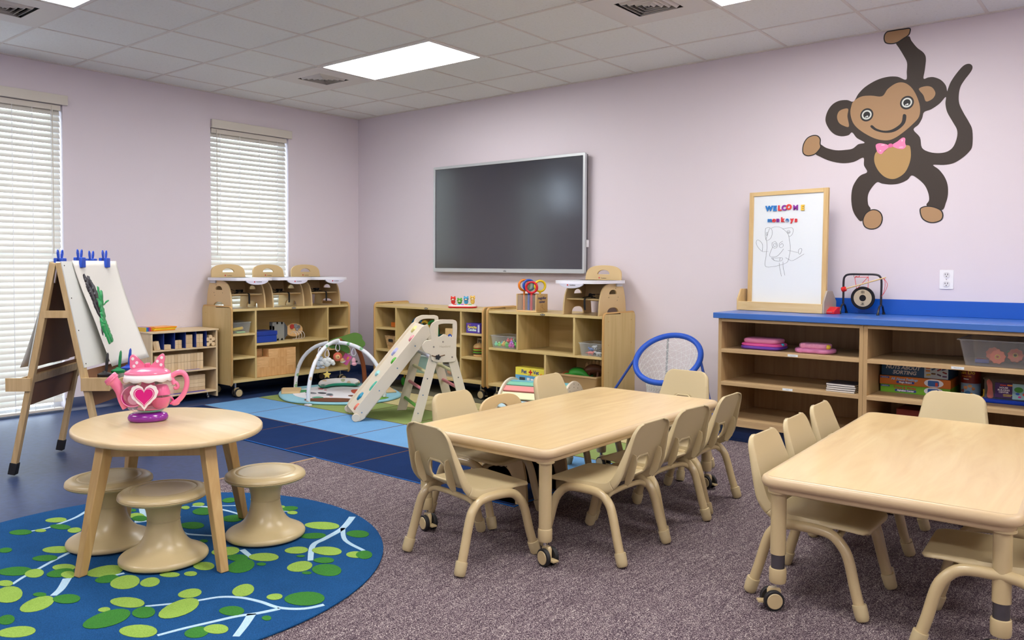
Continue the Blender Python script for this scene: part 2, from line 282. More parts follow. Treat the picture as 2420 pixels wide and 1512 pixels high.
DATA = json.loads('''{"draw":[[[-0.15,0.571],[-0.127,0.578],[-0.104,0.563],[-0.098,0.538],[-0.106,0.507],[-0.125,0.49],[-0.144,0.49],[-0.151,0.533],[-0.15,0.571]],[[-0.142,0.543],[-0.132,0.543],[-0.133,0.524],[-0.143,0.524],[-0.142,0.543]],[[-0.119,0.57],[-0.134,0.532],[-0.144,0.49]],[[-0.108,0.57],[-0.078,0.58],[-0.04,0.575],[-0.01,0.557],[0.021,0.525],[0.033,0.473],[0.039,0.432],[0.032,0.377],[0.018,0.336],[-0.026,0.319],[-0.086,0.305],[-0.145,0.309],[-0.141,0.378],[-0.136,0.434],[-0.139,0.487]],[[-0.021,0.563],[0.02,0.57],[0.049,0.569],[0.057,0.548],[0.047,0.521],[0.025,0.508]],[[0.013,0.549],[0.026,0.552],[0.035,0.542],[0.028,0.532],[0.017,0.535],[0.013,0.549]],[[0.02,0.542],[0.029,0.542],[0.026,0.535],[0.02,0.542]],[[-0.125,0.411],[-0.15,0.41],[-0.173,0.412],[-0.205,0.442],[-0.22,0.474],[-0.21,0.492],[-0.186,0.481],[-0.17,0.456],[-0.171,0.413]],[[-0.098,0.469],[-0.075,0.479],[-0.058,0.457],[-0.063,0.437],[-0.081,0.433],[-0.097,0.448],[-0.098,0.469]],[[-0.086,0.461],[-0.071,0.465],[-0.067,0.447],[-0.082,0.444],[-0.086,0.461]],[[-0.019,0.48],[-0.043,0.464],[-0.04,0.44],[-0.025,0.436],[-0.013,0.45],[-0.021,0.464],[-0.037,0.454]],[[-0.093,0.441],[-0.107,0.409],[-0.114,0.381],[-0.091,0.372],[-0.057,0.378],[-0.028,0.405],[-0.011,0.427]],[[-0.099,0.366],[-0.072,0.364],[-0.035,0.367],[-0.018,0.364],[-0.023,0.346],[-0.056,0.343],[-0.087,0.353],[-0.099,0.366]],[[-0.035,0.367],[-0.038,0.346]],[[-0.087,0.364],[-0.078,0.346]],[[0.022,0.417],[0.053,0.41],[0.093,0.401]],[[0.097,0.401],[0.1,0.421],[0.116,0.429],[0.122,0.414],[0.108,0.39],[0.097,0.401]],[[0.006,0.367],[0.029,0.355],[0.055,0.346],[0.098,0.367],[0.139,0.392]],[[-0.04,0.332],[-0.035,0.294],[-0.021,0.239]],[[-0.013,0.339],[-0.009,0.295],[0.004,0.246]]],"wel":[[-0.124,0.7],[-0.081,0.699],[-0.045,0.699],[-0.013,0.699],[0.023,0.703],[0.072,0.697],[0.122,0.694]],"mon":[[-0.117,0.621],[-0.085,0.62],[-0.056,0.62],[-0.022,0.619],[0.013,0.618],[0.048,0.617],[0.077,0.615]],"leaves":[[0,-0.761,-0.007,0.028,0.034,0.036,-0.014],[1,-0.648,-0.034,0.042,0.026,0.036,-0.014],[1,-0.7,-0.172,0.032,0.033,0.037,-0.013],[0,-0.659,-0.109,0.018,0.016,0.021,-0.008],[0,-0.554,-0.014,0.015,0.022,0.036,-0.014],[0,-0.36,-0.161,0.038,0.039,0.042,-0.015],[1,-0.295,-0.229,0.032,0.034,0.035,-0.013],[1,-0.509,-0.295,0.014,0.02,0.031,-0.01],[1,-0.236,-0.355,0.039,0.045,0.048,-0.016],[0,-0.159,-0.317,0.018,0.026,0.045,-0.016],[0,-0.137,-0.223,0.033,0.028,0.036,-0.015],[1,-0.089,-0.254,0.019,0.041,0.043,-0.015],[0,-0.05,-0.243,0.02,0.017,0.035,-0.014],[0,-0.02,-0.452,0.02,0.039,0.078,-0.023],[0,-0.137,-0.421,0.022,0.018,0.03,-0.01],[1,0.064,-0.382,0.018,0.015,0.019,-0.007],[1,0.173,-0.338,0.032,0.032,0.04,-0.016],[0,0.142,-0.419,-0.003,0.054,0.059,-0.015],[1,0.195,-0.53,0.011,0.021,0.04,-0.012],[0,0.315,-0.542,0.033,0.043,0.042,-0.013],[1,-0.689,0.132,0.024,0.02,0.036,-0.016],[0,0.019,-0.141,0.027,0.055,0.056,-0.023],[1,0.101,-0.17,0.018,0.035,0.037,-0.015],[0,0.18,-0.142,0.022,0.043,0.064,-0.027],[0,0.249,-0.085,0.015,0.029,0.042,-0.019],[0,0.236,-0.004,0.029,0.024,0.022,-0.012],[0,0.286,0.05,0.016,0.017,0.022,-0.011],[0,0.253,0.122,0.031,0.026,0.038,-0.022],[0,0.452,-0.045,0.018,0.034,0.037,-0.018],[0,0.36,-0.219,0.052,0.034,0.041,-0.02],[0,0.359,-0.295,0.011,0.015,0.019,-0.007],[1,0.437,-0.321,0.008,0.072,0.06,-0.02],[1,0.48,-0.222,0.022,0.028,0.043,-0.02],[0,0.54,-0.132,-0.002,0.072,0.06,-0.023],[0,0.599,-0.298,0.046,0.038,0.044,-0.021],[1,0.747,-0.186,0.018,0.031,0.036,-0.018],[0,0.772,-0.135,0.03,0.025,0.03,-0.018],[1,0.69,-0.03,0.032,0.027,0.033,-0.02],[1,0.826,0.012,0.012,0.01,0.016,-0.01],[0,0.57,0.089,0.012,0.036,0.048,-0.026],[0,0.702,0.127,0.018,0.02,0.022,-0.015],[1,0.794,0.184,0.049,0.048,0.048,-0.034],[1,0.361,0.212,0.014,0.05,0.061,-0.033],[1,0.274,0.253,0.032,0.026,0.033,-0.02],[0,0.345,0.322,0.045,0.038,0.039,-0.025],[1,0.403,0.273,0.014,0.012,0.014,-0.009],[0,0.174,0.261,0.03,0.044,0.044,-0.025],[0,0.38,0.45,0.031,0.034,0.033,-0.023],[1,0.448,0.421,0.013,0.011,0.01,-0.007],[0,0.48,0.523,0.053,0.033,0.038,-0.031],[1,0.554,0.451,0.031,0.026,0.025,-0.019],[0,0.535,0.353,0.022,0.042,0.045,-0.029],[1,0.641,0.397,0.049,0.031,0.047,-0.038],[1,0.608,0.331,0.014,0.012,0.012,-0.008],[0,0.209,0.708,0.066,0.044,0.041,-0.032],[1,0.289,0.6,0.037,0.039,0.03,-0.022],[1,0.414,0.737,0.041,0.028,0.035,-0.03],[0,0.598,0.569,0.027,0.022,0.028,-0.023],[1,0.627,0.591,0.025,0.021,0.035,-0.03],[1,-0.115,0.759,0.03,0.037,0.03,-0.021],[0,-0.045,0.735,0.019,0.015,0.022,-0.016],[0,-0.163,0.754,0.016,0.013,0.018,-0.013],[1,-0.18,0.511,0.029,0.035,0.045,-0.027],[1,-0.377,0.482,0.03,0.037,0.053,-0.029],[0,-0.495,0.525,0.018,0.021,0.026,-0.014],[1,-0.445,0.656,0.017,0.027,0.037,-0.021],[1,-0.461,0.587,0.019,0.016,0.023,-0.014],[0,-0.493,0.458,0.015,0.013,0.025,-0.014],[1,-0.229,0.343,0.041,0.035,0.044,-0.024],[0,-0.539,0.251,0.037,0.018,0.048,-0.024],[1,-0.498,0.243,0.027,0.023,0.041,-0.02],[1,-0.64,0.282,0.011,0.009,0.021,-0.01],[1,-0.005,0.27,0.014,0.011,0.016,-0.009],[0,0.007,-0.761,-0.034,0.028,0.014,0.036],[1,0.034,-0.648,-0.026,0.042,0.014,0.036],[1,0.172,-0.7,-0.033,0.032,0.013,0.037],[1,-0.132,-0.689,-0.02,0.024,0.016,0.036],[0,-0.525,-0.495,-0.021,0.018,0.014,0.026],[1,-0.656,-0.445,-0.027,0.017,0.021,0.037],[0,-0.251,-0.539,-0.018,0.037,0.024,0.048],[1,-0.282,-0.64,-0.009,0.011,0.01,0.021],[0,-0.38,-0.45,-0.031,-0.034,-0.033,0.023],[1,-0.608,-0.331,-0.014,-0.012,-0.012,0.008],[0,0.495,-0.525,-0.018,-0.021,-0.026,0.014],[1,0.445,-0.656,-0.017,-0.027,-0.037,0.021],[0,-0.132,-0.54,0.072,0.002,-0.023,-0.06],[1,-0.455,-0.618,-0.047,-0.005,-0.006,0.036]],"branches":[[[[-0.836,0.216],[-0.796,0.143],[-0.732,0.063],[-0.696,-0.018],[-0.674,-0.077],[-0.682,-0.136]],0.012],[[[0.198,0.895],[0.305,0.746],[0.354,0.613],[0.384,0.528],[0.514,0.418]],0.02],[[[0.305,0.746],[0.436,0.653],[0.589,0.622]],0.014],[[[0.888,0.206],[0.86,0.135],[0.791,0.086],[0.7,0.073],[0.62,0.05],[0.56,0.007],[0.527,-0.058],[0.49,-0.12],[0.436,-0.195]],0.011],[[[0.797,0.082],[0.773,0.018],[0.739,-0.044],[0.714,-0.122],[0.69,-0.198],[0.673,-0.274]],0.012],[[[0.761,0.0],[0.816,-0.061],[0.865,-0.123]],0.02],[[[-0.289,-0.14],[-0.251,-0.206],[-0.201,-0.281],[-0.15,-0.359],[-0.109,-0.408]],0.011],[[[-0.017,-0.259],[0.065,-0.313],[0.108,-0.355]],0.02],[[[-0.187,0.273],[-0.132,0.275],[-0.027,0.335]],0.011],[[[-0.496,0.495],[-0.413,0.536],[-0.302,0.559],[-0.205,0.566]],0.012],[[[-0.427,0.553],[-0.325,0.647]],0.007],[[[-0.665,0.342],[-0.542,0.289],[-0.45,0.268],[-0.468,0.205]],0.028],[[[-0.642,0.123],[-0.575,0.067]],0.011],[[[0.207,0.315],[0.313,0.29]],0.015],[[[0.091,-0.103],[0.086,-0.133]],0.01],[[[-0.099,0.723],[-0.062,0.741]],0.006]],"pb":[[[0.221,0.078],[0.207,0.09],[0.22,0.115],[0.22,0.149],[0.234,0.174],[0.244,0.218],[0.247,0.257],[0.265,0.307],[0.297,0.315]],[[0.253,0.081],[0.251,0.111],[0.273,0.15],[0.285,0.19],[0.284,0.24],[0.292,0.28],[0.304,0.31]],[[0.263,0.116],[0.28,0.18],[0.279,0.229]],[[0.254,0.346],[0.254,0.38],[0.24,0.414],[0.246,0.428]]],"pg":[[[0.339,0.145],[0.329,0.182],[0.328,0.232],[0.326,0.282],[0.312,0.316]],[[0.373,0.169],[0.351,0.213],[0.347,0.258]],[[0.299,0.181],[0.298,0.23],[0.317,0.281],[0.306,0.33],[0.284,0.358],[0.287,0.398],[0.309,0.44],[0.318,0.485]],[[0.306,0.33],[0.323,0.361],[0.332,0.412],[0.347,0.448],[0.355,0.477]],[[0.431,0.231],[0.391,0.24],[0.364,0.254]],[[0.26,0.366],[0.302,0.409],[0.319,0.441]]]}''')
# ---------------------------------------------------------------- shared materials
WALL = mat('lilac_wall_paint', '#dcd3da', .62, bump=.05, bscale=300)
WHITE = mat('white_plastic', '#eeeef0', .3); OFFW = mat('off_white_plastic', '#d8d2c6', .45)
NAVYB = mat('navy_vinyl_base', '#122a55', .35); BLACK = mat('black_rubber', '#17171a', .6); CHROME = mat('chrome', '#c8c8cc', .25, metal=1)
BIRCH = wood('birch_ply', '#c2a86e', '#d1b981', axis=2, scale=1.3, stretch=9, rough=.45)
BIRCHH = wood('birch_ply_across', '#c4aa70', '#d3bc84', axis=0, scale=1.3, stretch=9, rough=.45)
BIRCHE = mat('birch_edge', '#c39a5e', .5)
SAND = mat('sand_plastic', '#c0af87', .38); SANDT = mat('sand_enamel', '#c0ac82', .28, coat=.3)
MAPLE = wood('maple_laminate', '#cfb07b', '#dfc795', axis=1, scale=1.2, stretch=7, rough=.3, dist=2.2, coat=.25, mid='#d8bc88')
ASH = wood('ash_wood', '#b39061', '#d0b080', axis=2, scale=2.5, stretch=12, rough=.45)
PINE = wood('pine_wood', '#d3b37b', '#e0c591', axis=0, scale=2, stretch=14, rough=.5, dist=2)
PINEV = wood('pine_wood_upright', '#c8a670', '#d8ba85', axis=2, scale=2, stretch=14, rough=.5, dist=2)
OAKC = wood('oak_cabinet', '#b0926a', '#c2a57a', axis=0, scale=1.5, stretch=16, rough=.5)
OAKV = wood('oak_cabinet_upright', '#a88a60', '#ba9c70', axis=2, scale=1.5, stretch=16, rough=.5)

# ---------------------------------------------------------------- room shell
XR, YF = 9.0, -7.9
def wall_boxes(name, boxes, m=WALL):
    b = B()
    for q in boxes: b.b2(*q)
    return struct(b.build(name, m))
TH = .16
wall_boxes('wall_left', [(-TH, 0, YF, -4.25, 0, 3), (-TH, 0, -4.25, -3.62, 0, 1.93), (-TH, 0, -4.25, -3.62, 2.45, 3), (-TH, 0, -3.62, -3.50, 0, 3), (-TH, 0, -3.50, -2.945, 2.385, 3), (-TH, 0, -2.945, -1.70, 0, 3), (-TH, 0, -1.70, -.875, 2.385, 3), (-TH, 0, -1.70, -.875, 0, .50), (-TH, 0, -.875, TH, 0, 3)])
wall_boxes('wall_back', [(0, XR, 0, TH, 0, 3)])
wall_boxes('wall_right', [(XR, XR+TH, YF, TH, 0, 3)])
wall_boxes('wall_front', [(-TH, XR+TH, YF-TH, YF, 0, 3)])
VIN = pile('navy_vinyl', '#2e4069', '#263659', 30); VIN.node_tree.nodes['Principled BSDF'].inputs['Roughness'].default_value = .42
VIN.node_tree.nodes['Principled BSDF'].inputs['Specular IOR Level'].default_value = .3
VIN.node_tree.nodes['Bump'].inputs['Strength'].default_value = .03
struct(B().b2(-TH, 2.74, YF, 0, -.1, 0).build('vinyl_floor', VIN))
struct(B().b2(2.74, XR, YF, 0, -.1, .002).build('carpet_floor', carpet_mat()))
struct(B().b2(2.732, 2.748, YF, 0, -.002, .004).build('trim_1', mat('tan_strip', '#a98a68', .5)))
def baseboard(name, a, b_, n):
    """cove base from a to b along the wall, n = into the room"""
    a, b_, n = Vector((*a, 0)), Vector((*b_, 0)), Vector((*n, 0)); bb = B()
    prof = [(0, 0), (.022, 0), (.02, .004), (.010, .014), (.006, .03), (.005, .100), (.002, .103), (0, .103)]
    bb.rings([[p+n*x+Vector((0, 0, z)) for x, z in prof] for p in (a, b_)])
    return struct(bb.build(name, NAVYB, ang=60))
baseboard('baseboard_left', (.0005, -2.945), (.0005, -1.7), (1, 0)); baseboard('baseboard_left.001', (.0005, -1.7), (.0005, 0), (1, 0))
baseboard('baseboard_back', (0, -.0005), (4.3, -.0005), (0, -1)); baseboard('baseboard_left.002', (.0005, YF), (.0005, -3.5), (1, 0))
# ceiling: tiles in a metal grid, cells left open where a lamp or a diffuser sits
TX, TY, A0, B0 = .6096, .5903, .3128, .5173
gx = [0]+[A0+i*TX for i in range(15) if A0+i*TX < XR]+[XR]; gy = [0]+[-(B0+j*TY) for j in range(13) if -(B0+j*TY) > YF]+[YF]
LAMPS = [(i, j) for i in (2, 7, 12) for j in (1, 5, 9)]; VENTS = [(1, 1), (6, 1), (1, 5), (6, 5), (11, 5)]
TILE = mat('ceiling_tile', '#d2cdc8', .9, spec=.15)
_nt = TILE.node_tree; _tc = _nt.nodes.new('ShaderNodeTexCoord'); _n = _nt.nodes.new('ShaderNodeTexNoise'); _n.inputs['Scale'].default_value = 60; _n.inputs['Detail'].default_value = 6; _n.inputs['Roughness'].default_value = .8
_r = ramp(_nt, [(.28, '#a8a39c'), (.38, '#e8e9e4'), (.6, '#edeeea')]); _nt.links.new(_tc.outputs['Object'], _n.inputs['Vector']); _nt.links.new(_n.outputs['Fac'], _r.inputs[0]); _nt.links.new(_r.outputs[0], _nt.nodes['Principled BSDF'].inputs['Base Color'])
GRIDM = mat('ceiling_grid', '#dcd6ce', .5)
skip = set(VENTS) | {(i+k, j) for i, j in LAMPS for k in (0, 1)}
cb = B()
for i in range(len(gx)-1):
    for j in range(len(gy)-1):
        if (i-1, j-1) in skip: continue
        cb.b2(gx[i], gx[i+1], gy[j+1], gy[j], H+.004, H+.02)
cb.m(1)
for x in gx[1:-1]:
    segs = []
    for j in range(len(gy)-1):
        if any(abs(x-(A0+(i+1)*TX)) < .01 and jj == j-1 for i, jj in LAMPS): continue
        cb.b2(x-.009, x+.009, gy[j+1], gy[j], H+.0005, H+.005)
for y in gy[1:-1]: cb.b2(0, XR, y-.009, y+.009, H+.0004, H+.005)
cb.b2(0, XR, -.02, 0, H-.003, H+.004); cb.b2(0, .02, YF, 0, H-.003, H+.004)
struct(cb.build('ceiling', [TILE, GRIDM], ang=20))
struct(B().b2(-TH, XR+TH, YF-TH, TH, 3, 3.1).build('roof_slab', mat('slab', '#777777', .9)))
LAMPM = mat('lamp_diffuser', '#fdfaf8', .5, emis=LIGHT_POWER); LAMPF = mat('lamp_frame_white', '#e6e4e0', .4)
def lamp(i, j, label):
    x0, x1 = A0+i*TX+.012, A0+(i+2)*TX-.012; y1, y0 = -(B0+j*TY)-.012, -(B0+(j+1)*TY)+.012
    cx, cy = (x0+x1)/2, (y0+y1)/2
    t = thing('ceiling_light', label, 'light', (cx, cy, H), group='recessed ceiling light panels')
    w, h = x1-x0, y1-y0
    B().prism([[(-w/2, -h/2), (w/2, -h/2), (w/2, h/2), (-w/2, h/2)], [(-w/2+.02, -h/2+.02), (w/2-.02, -h/2+.02), (w/2-.02, h/2-.02), (-w/2+.02, h/2-.02)]], .02, T(0, 0, -.006)).build('lamp_frame', LAMPF, t)
    B().b2(-w/2+.02, w/2-.02, -h/2+.02, h/2-.02, -.002, .008).build('diffuser', LAMPM, t)
LL = {(2, 1): 'bright ceiling light panel over the rug, between the corner and the TV', (7, 1): 'bright ceiling light panel near the monkey mural, cut by the top of the photo',
      (2, 5): 'bright ceiling light panel above the painting easel by the first window'}
for i, j in LAMPS: lamp(i, j, LL.get((i, j), 'ceiling light panel out of view over the near half of the room'))
VENTM = mat('vent_white', '#dedad3', .4); DARK = mat('duct_dark', '#22211f', .8)
def vent(i, j, label):
    cx, cy = A0+(i+.5)*TX, -(B0+(j+.5)*TY)
    t = thing('ceiling_vent', label, 'air vent', (cx, cy, H), group='square ceiling air diffusers')
    w, h = TX-.024, TY-.024; sq = lambda r: [(-r, -r), (r, -r), (r, r), (-r, r)]
    B().prism([[(-w/2, -h/2), (w/2, -h/2), (w/2, h/2), (-w/2, h/2)], sq(.15)], .008, T(0, 0, -.004)).build('panel', VENTM, t)
    b = B()
    for k, r in enumerate((.145, .113, .081, .049)):
        b.slab(lambda o, r=r: sq(r-o), [(0, .024), (.026, -.010), (.028, -.010), (.002, .026)], cap=False)
    b.slab(lambda o: sq(.02-o), [(0, .024), (.0185, -.010)])
    b.build('louver', VENTM, t, ang=20)
    B().slab(lambda o: sq(.15), [(0, -.001), (0, .12)], cap=False).b2(-.15, .15, -.15, .15, .12, .13).build('duct', DARK, t)
VL = {(1, 1): 'square ceiling air vent beside the light panel in the far corner', (6, 1): 'square ceiling air vent at the top of the photo above the TV', (1, 5): 'square ceiling air vent beside the light above the painting easel'}
for i, j in VENTS: vent(i, j, VL.get((i, j), 'square ceiling air vent out of view over the near half of the room'))

# ---------------------------------------------------------------- windows and blinds
GLASS = clear('window_glass', '#ffffff', .04)
FRAMEM = mat('window_frame_white', '#e8e8ea', .4); SLAT = mat('blind_slat', '#e0ded6', .45)
_nt = SLAT.node_tree; _p = _nt.nodes['Principled BSDF']; _tl = _nt.nodes.new('ShaderNodeBsdfTranslucent'); _tl.inputs[0].default_value = lin('#efe9d8'); _mx = _nt.nodes.new('ShaderNodeMixShader'); _mx.inputs[0].default_value = .05
_nt.links.new(_p.outputs[0], _mx.inputs[1]); _nt.links.new(_tl.outputs[0], _mx.inputs[2]); _nt.links.new(_mx.outputs[0], _nt.nodes['Material Output'].inputs[0])
def window(n, y0, y1, zb=0, zt=2.385):
    w = struct(B().prism([[(y0, zb), (y1, zb), (y1, zt), (y0, zt)], [(y0+.05, zb+.05), (y1-.05, zb+.05), (y1-.05, zt-.05), (y0+.05, zt-.05)]], .05, Matrix.Translation((-.15, 0, 0)) @ SIDE).build('window_%d' % n, FRAMEM))
    g = B().b2(-.127, -.121, y0+.045, y1-.045, zb+.045, zt-.045); g.build('window_pane', GLASS, w)
    if zb < 1: B().b2(-.14, -.11, y0+.05, y1-.05, 1.2, 1.24).build('window_rail', FRAMEM, w)
window(1, -3.50, -2.945); window(3, -4.25, -3.62, 1.93, 2.45); window(2, -1.70, -.875, .5)  # third window is invented and out of view, added for the TV's daylight reflection
def blind(y0, y1, label, wand_y, vy0, vy1, zb=0):
    t = thing('window_blind', label, 'window blind', (0, (y0+y1)/2, 0), group='white slatted window blinds')
    c = (y0+y1)/2; hw = (y1-y0)/2-.012
    b = B().b2(.008, .03, vy0-c, vy1-c, 2.383, 2.457); b.b2(-.03, .01, vy0-c+.012, vy0-c+.02, 2.385, 2.45); b.build('valance', OFFW, t, bevel=.002)
    B().b2(-.055, -.005, -hw, hw, 2.34, 2.38).build('head_rail', OFFW, t)
    b = B(); a = math.radians(62); n = 0; z = 2.325
    while z > zb+.06:
        pr = []
        for k in range(5):
            u = -.024+.048*k/4; q = .003*(1-(u/.024)**2)
            pr.append((-.034+u*math.cos(a)+q*math.sin(a), z-u*math.sin(a)+q*math.cos(a)))
        pr += [(x-.0022*math.sin(a), zz-.0022*math.cos(a)) for x, zz in reversed(pr)]
        b.rings([[Vector((x, yy, zz)) for x, zz in pr] for yy in (-hw, hw)]); z -= .0445; n += 1
    b.build('slat', SLAT, t, ang=50)
    B().b2(-.06, -.008, -hw, hw, zb+.012, zb+.034).build('bottom_rail', OFFW, t, bevel=.004)
    b = B()
    for f in (-.78, -.28, .24, .74):
        for xx in (-.0065, -.062): b.b2(xx-.0006, xx+.0006, hw*f-.002, hw*f+.002, zb+.03, 2.35)
    b.build('ladder_cord', WHITE, t)
    B().tube([(.004, wand_y-c, 2.37), (.006, wand_y-c, 1.9), (.006, wand_y-c, 1.24)], .004, 6).build('wand', OFFW, t)
blind(-3.50, -2.945, 'white floor-length slatted blind of the window behind the painting easel', -3.02, -3.53, -2.915)
blind(-1.70, -.880, 'white slatted blind of the window behind the three feeding seats', -1.64, -1.70, -.85, .5)

# ---------------------------------------------------------------- wall outlet
def outlet():
    t = thing('power_outlet', 'white double power outlet on the lilac wall above the blue counter', 'outlet', (5.608, 0, 1.088))
    B().prism(rrect(.078, .12, .006), .005, UP).build('cover_plate', WHITE, t, bevel=.0015)
    for dz in (.028, -.028):
        r = B().prism(rrect(.036, .034, .014), .004, T(0, -.005, dz) @ UP).build('receptacle', mat('outlet_ivory', '#dedee0', .35), t)
        b = B()
        for dx, hh in ((-.007, .009), (.007, .011)): b.b2(dx-.0015, dx+.0015, -.0097, -.009, dz-hh/2+.004, dz+hh/2+.004)
        b.cyl((0, -.009, dz-.009), (0, -.0097, dz-.009), .003, n=8); b.build('slot', DARK, r)
    B().cyl((0, -.005, 0), (0, -.0075, 0), .003, n=8).build('screw', CHROME, t)
outlet()

# ---------------------------------------------------------------- monkey mural
def mural(D):
    t = thing('monkey_mural', 'painted brown monkey with pink bow tie hanging by one arm on the wall', 'wall painting', (0, -.0004, 0))
    br = mat('mural_brown', '#352a22', .6); tan = mat('mural_tan', '#ac8862', .6); ln = mat('mural_black', '#1c1a1c', .6); be = mat('mural_belly', '#b28f5a', .6)
    pk = mat('mural_pink', '#ee86b4', .55); wh = mat('mural_white', '#d9ded9', .6)
    cm = lambda k, s=4: [(p[0], p[1]) for p in catmull([(x, z, 0) for x, z in D[k]], s, True)]
    def layer(name, m, loops, k, ins=None):
        b = B(); b.prism(loops, .0006, T(0, -.0006*k, 0) @ UP); return b.build(name, m, t)
    pale = mat('mural_pale_edge', '#ddd6da', .6)
    def grow(L, d):
        n = len(L); out = []
        A = sum(L[i][0]*L[(i+1) % n][1]-L[(i+1) % n][0]*L[i][1] for i in range(n))
        sg = 1 if A > 0 else -1
        for i in range(n):
            a, c = L[i-1], L[(i+1) % n]; tx, ty = c[0]-a[0], c[1]-a[1]; l = math.hypot(tx, ty) or 1
            out.append((L[i][0]+sg*ty/l*d, L[i][1]-sg*tx/l*d))
        return out
    body = cm('body'); hole = cm('hole')
    layer('body', br, [body, hole], 1)
    for nm, k in (('hand', 'hand1'), ('hand', 'hand2'), ('foot', 'foot1'), ('foot', 'foot2')):
        L = cm(k); L = [(x, min(z, H-.004)) for x, z in L]
        layer(nm, ln, [grow(L, .001)], 2).data.materials; layer(nm+'_pad', tan, [grow(L, -.006)], 3)
    layer('face', tan, [cm('face')], 2); layer('ear', tan, [cm('earL')], 2); layer('ear', tan, [cm('earR')], 2); layer('belly', be, [cm('belly')], 2)
    layer('smile', ln, [cm('mouth')], 3)
    for x, z in D['eyes']:
        e = layer('eye', ln, [circ(.041, 28, x, z, .043)], 3)
        for m_, r, k, dx, dz in ((wh, .031, 4, 0, 0), (ln, .0215, 5, 0, 0), (wh, .006, 6, .004, -.011), (wh, .004, 6, -.006, -.014)):
            b = B(); b.prism(circ(r, 24, x+dx, z+dz), .0006, T(0, -.0006*k, 0) @ UP); b.build('pupil' if k == 5 else 'eye_white', m_, e)
    bow = layer('bow_tie', pk, [cm('bowL')], 3)
    for k in ('bowR', 'knot'):
        b = B(); b.prism(cm(k), .0006, T(0, -.0006*(3 if k == 'bowR' else 4), 0) @ UP); b.build('bow_wing' if k == 'bowR' else 'bow_knot', pk if k == 'bowR' else mat('mural_pink_dark', '#e0669c', .55), bow)
    hi = mat('mural_pink_light', '#f9cfe0', .5)
    for x, z, w, h in ((5.205, 1.922, .006, .004), (5.335, 1.977, .004, .008), (5.22, 1.958, .012, .003), (5.33, 1.934, .014, .003)):
        b = B(); b.prism(circ(w, 12, x, z, h), .0006, T(0, -.0006*4, 0) @ UP); b.build('bow_highlight', hi, bow)
mural(MON)

# ---------------------------------------------------------------- wall TV
def tv():
    t = thing('wall_television', 'large dark flat TV with silver frame mounted on the lilac back wall', 'television', (2.065, 0, 1.597))
    w, h = 1.75, 1.0; fr = mat('tv_silver', '#c9ced0', .35, metal=.5)
    rc = lambda a, b_, cx=0, cz=0: [(cx-a/2, cz-b_/2), (cx+a/2, cz-b_/2), (cx+a/2, cz+b_/2), (cx-a/2, cz+b_/2)]
    B().prism([rrect(w, h, .012, 3), rc(w-.045, h-.06, 0, .006)], .03, T(0, -.045, 0) @ UP).build('frame', fr, t, bevel=.002)
    b = B().b2(-w/2+.01, w/2-.01, -.05, -.02, -h/2+.01, h/2-.01); b.build('housing', mat('tv_back', '#2a2a2c', .5), t)
    sc = mat('tv_screen', '#161b26', .17, spec=1.0); sc.node_tree.nodes['Principled BSDF'].inputs['IOR'].default_value = 1.68; B().b2(-w/2+.022, w/2-.022, -.066, -.05, -h/2+.036, h/2-.024).build('screen', sc, t)
    text('vibe', .022, mat('tv_mark', '#3c3f42', .5), t, T(.02, -.0755, -h/2+.015) @ UP, name='logo')
    B().b2(-.25, .25, -.02, -.002, -.2, .2).build('wall_bracket', DARK, t)
    for s in (-1, 1): B().b2(s*w/2-.006 if s > 0 else s*w/2-.006, s*w/2+.006, -.05, -.02, -.28, -.22).build('side_clip', WHITE, t)
tv()

# ---------------------------------------------------------------- casters, tables, chairs
def caster(parent, x, y, r=.035, name='caster', rz=0, tan=SANDT, h=.095):
    """twin-wheel caster on its own little Empty-free mesh: fork, two tyres, two hubs"""
    M = T(x, y, 0, rz=rz)
    b = B().m(0).cyl(M @ Vector((0, 0, r*1.2)), M @ Vector((0, 0, h)), .008, n=10)
    b.m(1).slab(lambda o: rrect(.046-2*o, .018, .006, 3), [(0, r*.5), (0, r*1.9), (.006, r*2.15)], M @ T(.012, 0, 0))
    b.box(.05, 0, r*.8, .035, .026, .006, M)
    c = b.build(name, [CHROME, tan], parent, ang=40)
    for s in (-1, 1):
        y0, y1 = (s*.012, s*.028)
        b = B().m(0)
        w = [M @ Vector((.018+dx, 0, r)) for dx in (0,)][0]
        ax = (M.to_3x3() @ Vector((0, 1, 0)))
        for rr, a0, a1, mi in ((r, y0, y1, 0), (r*.78, y1, y1+s*.004, 1)):
            b.m(mi).cyl(w+ax*a0, w+ax*a1, rr, n=28)
        b.build('caster_wheel', [BLACK, tan], c, bevel=.003)
    return c
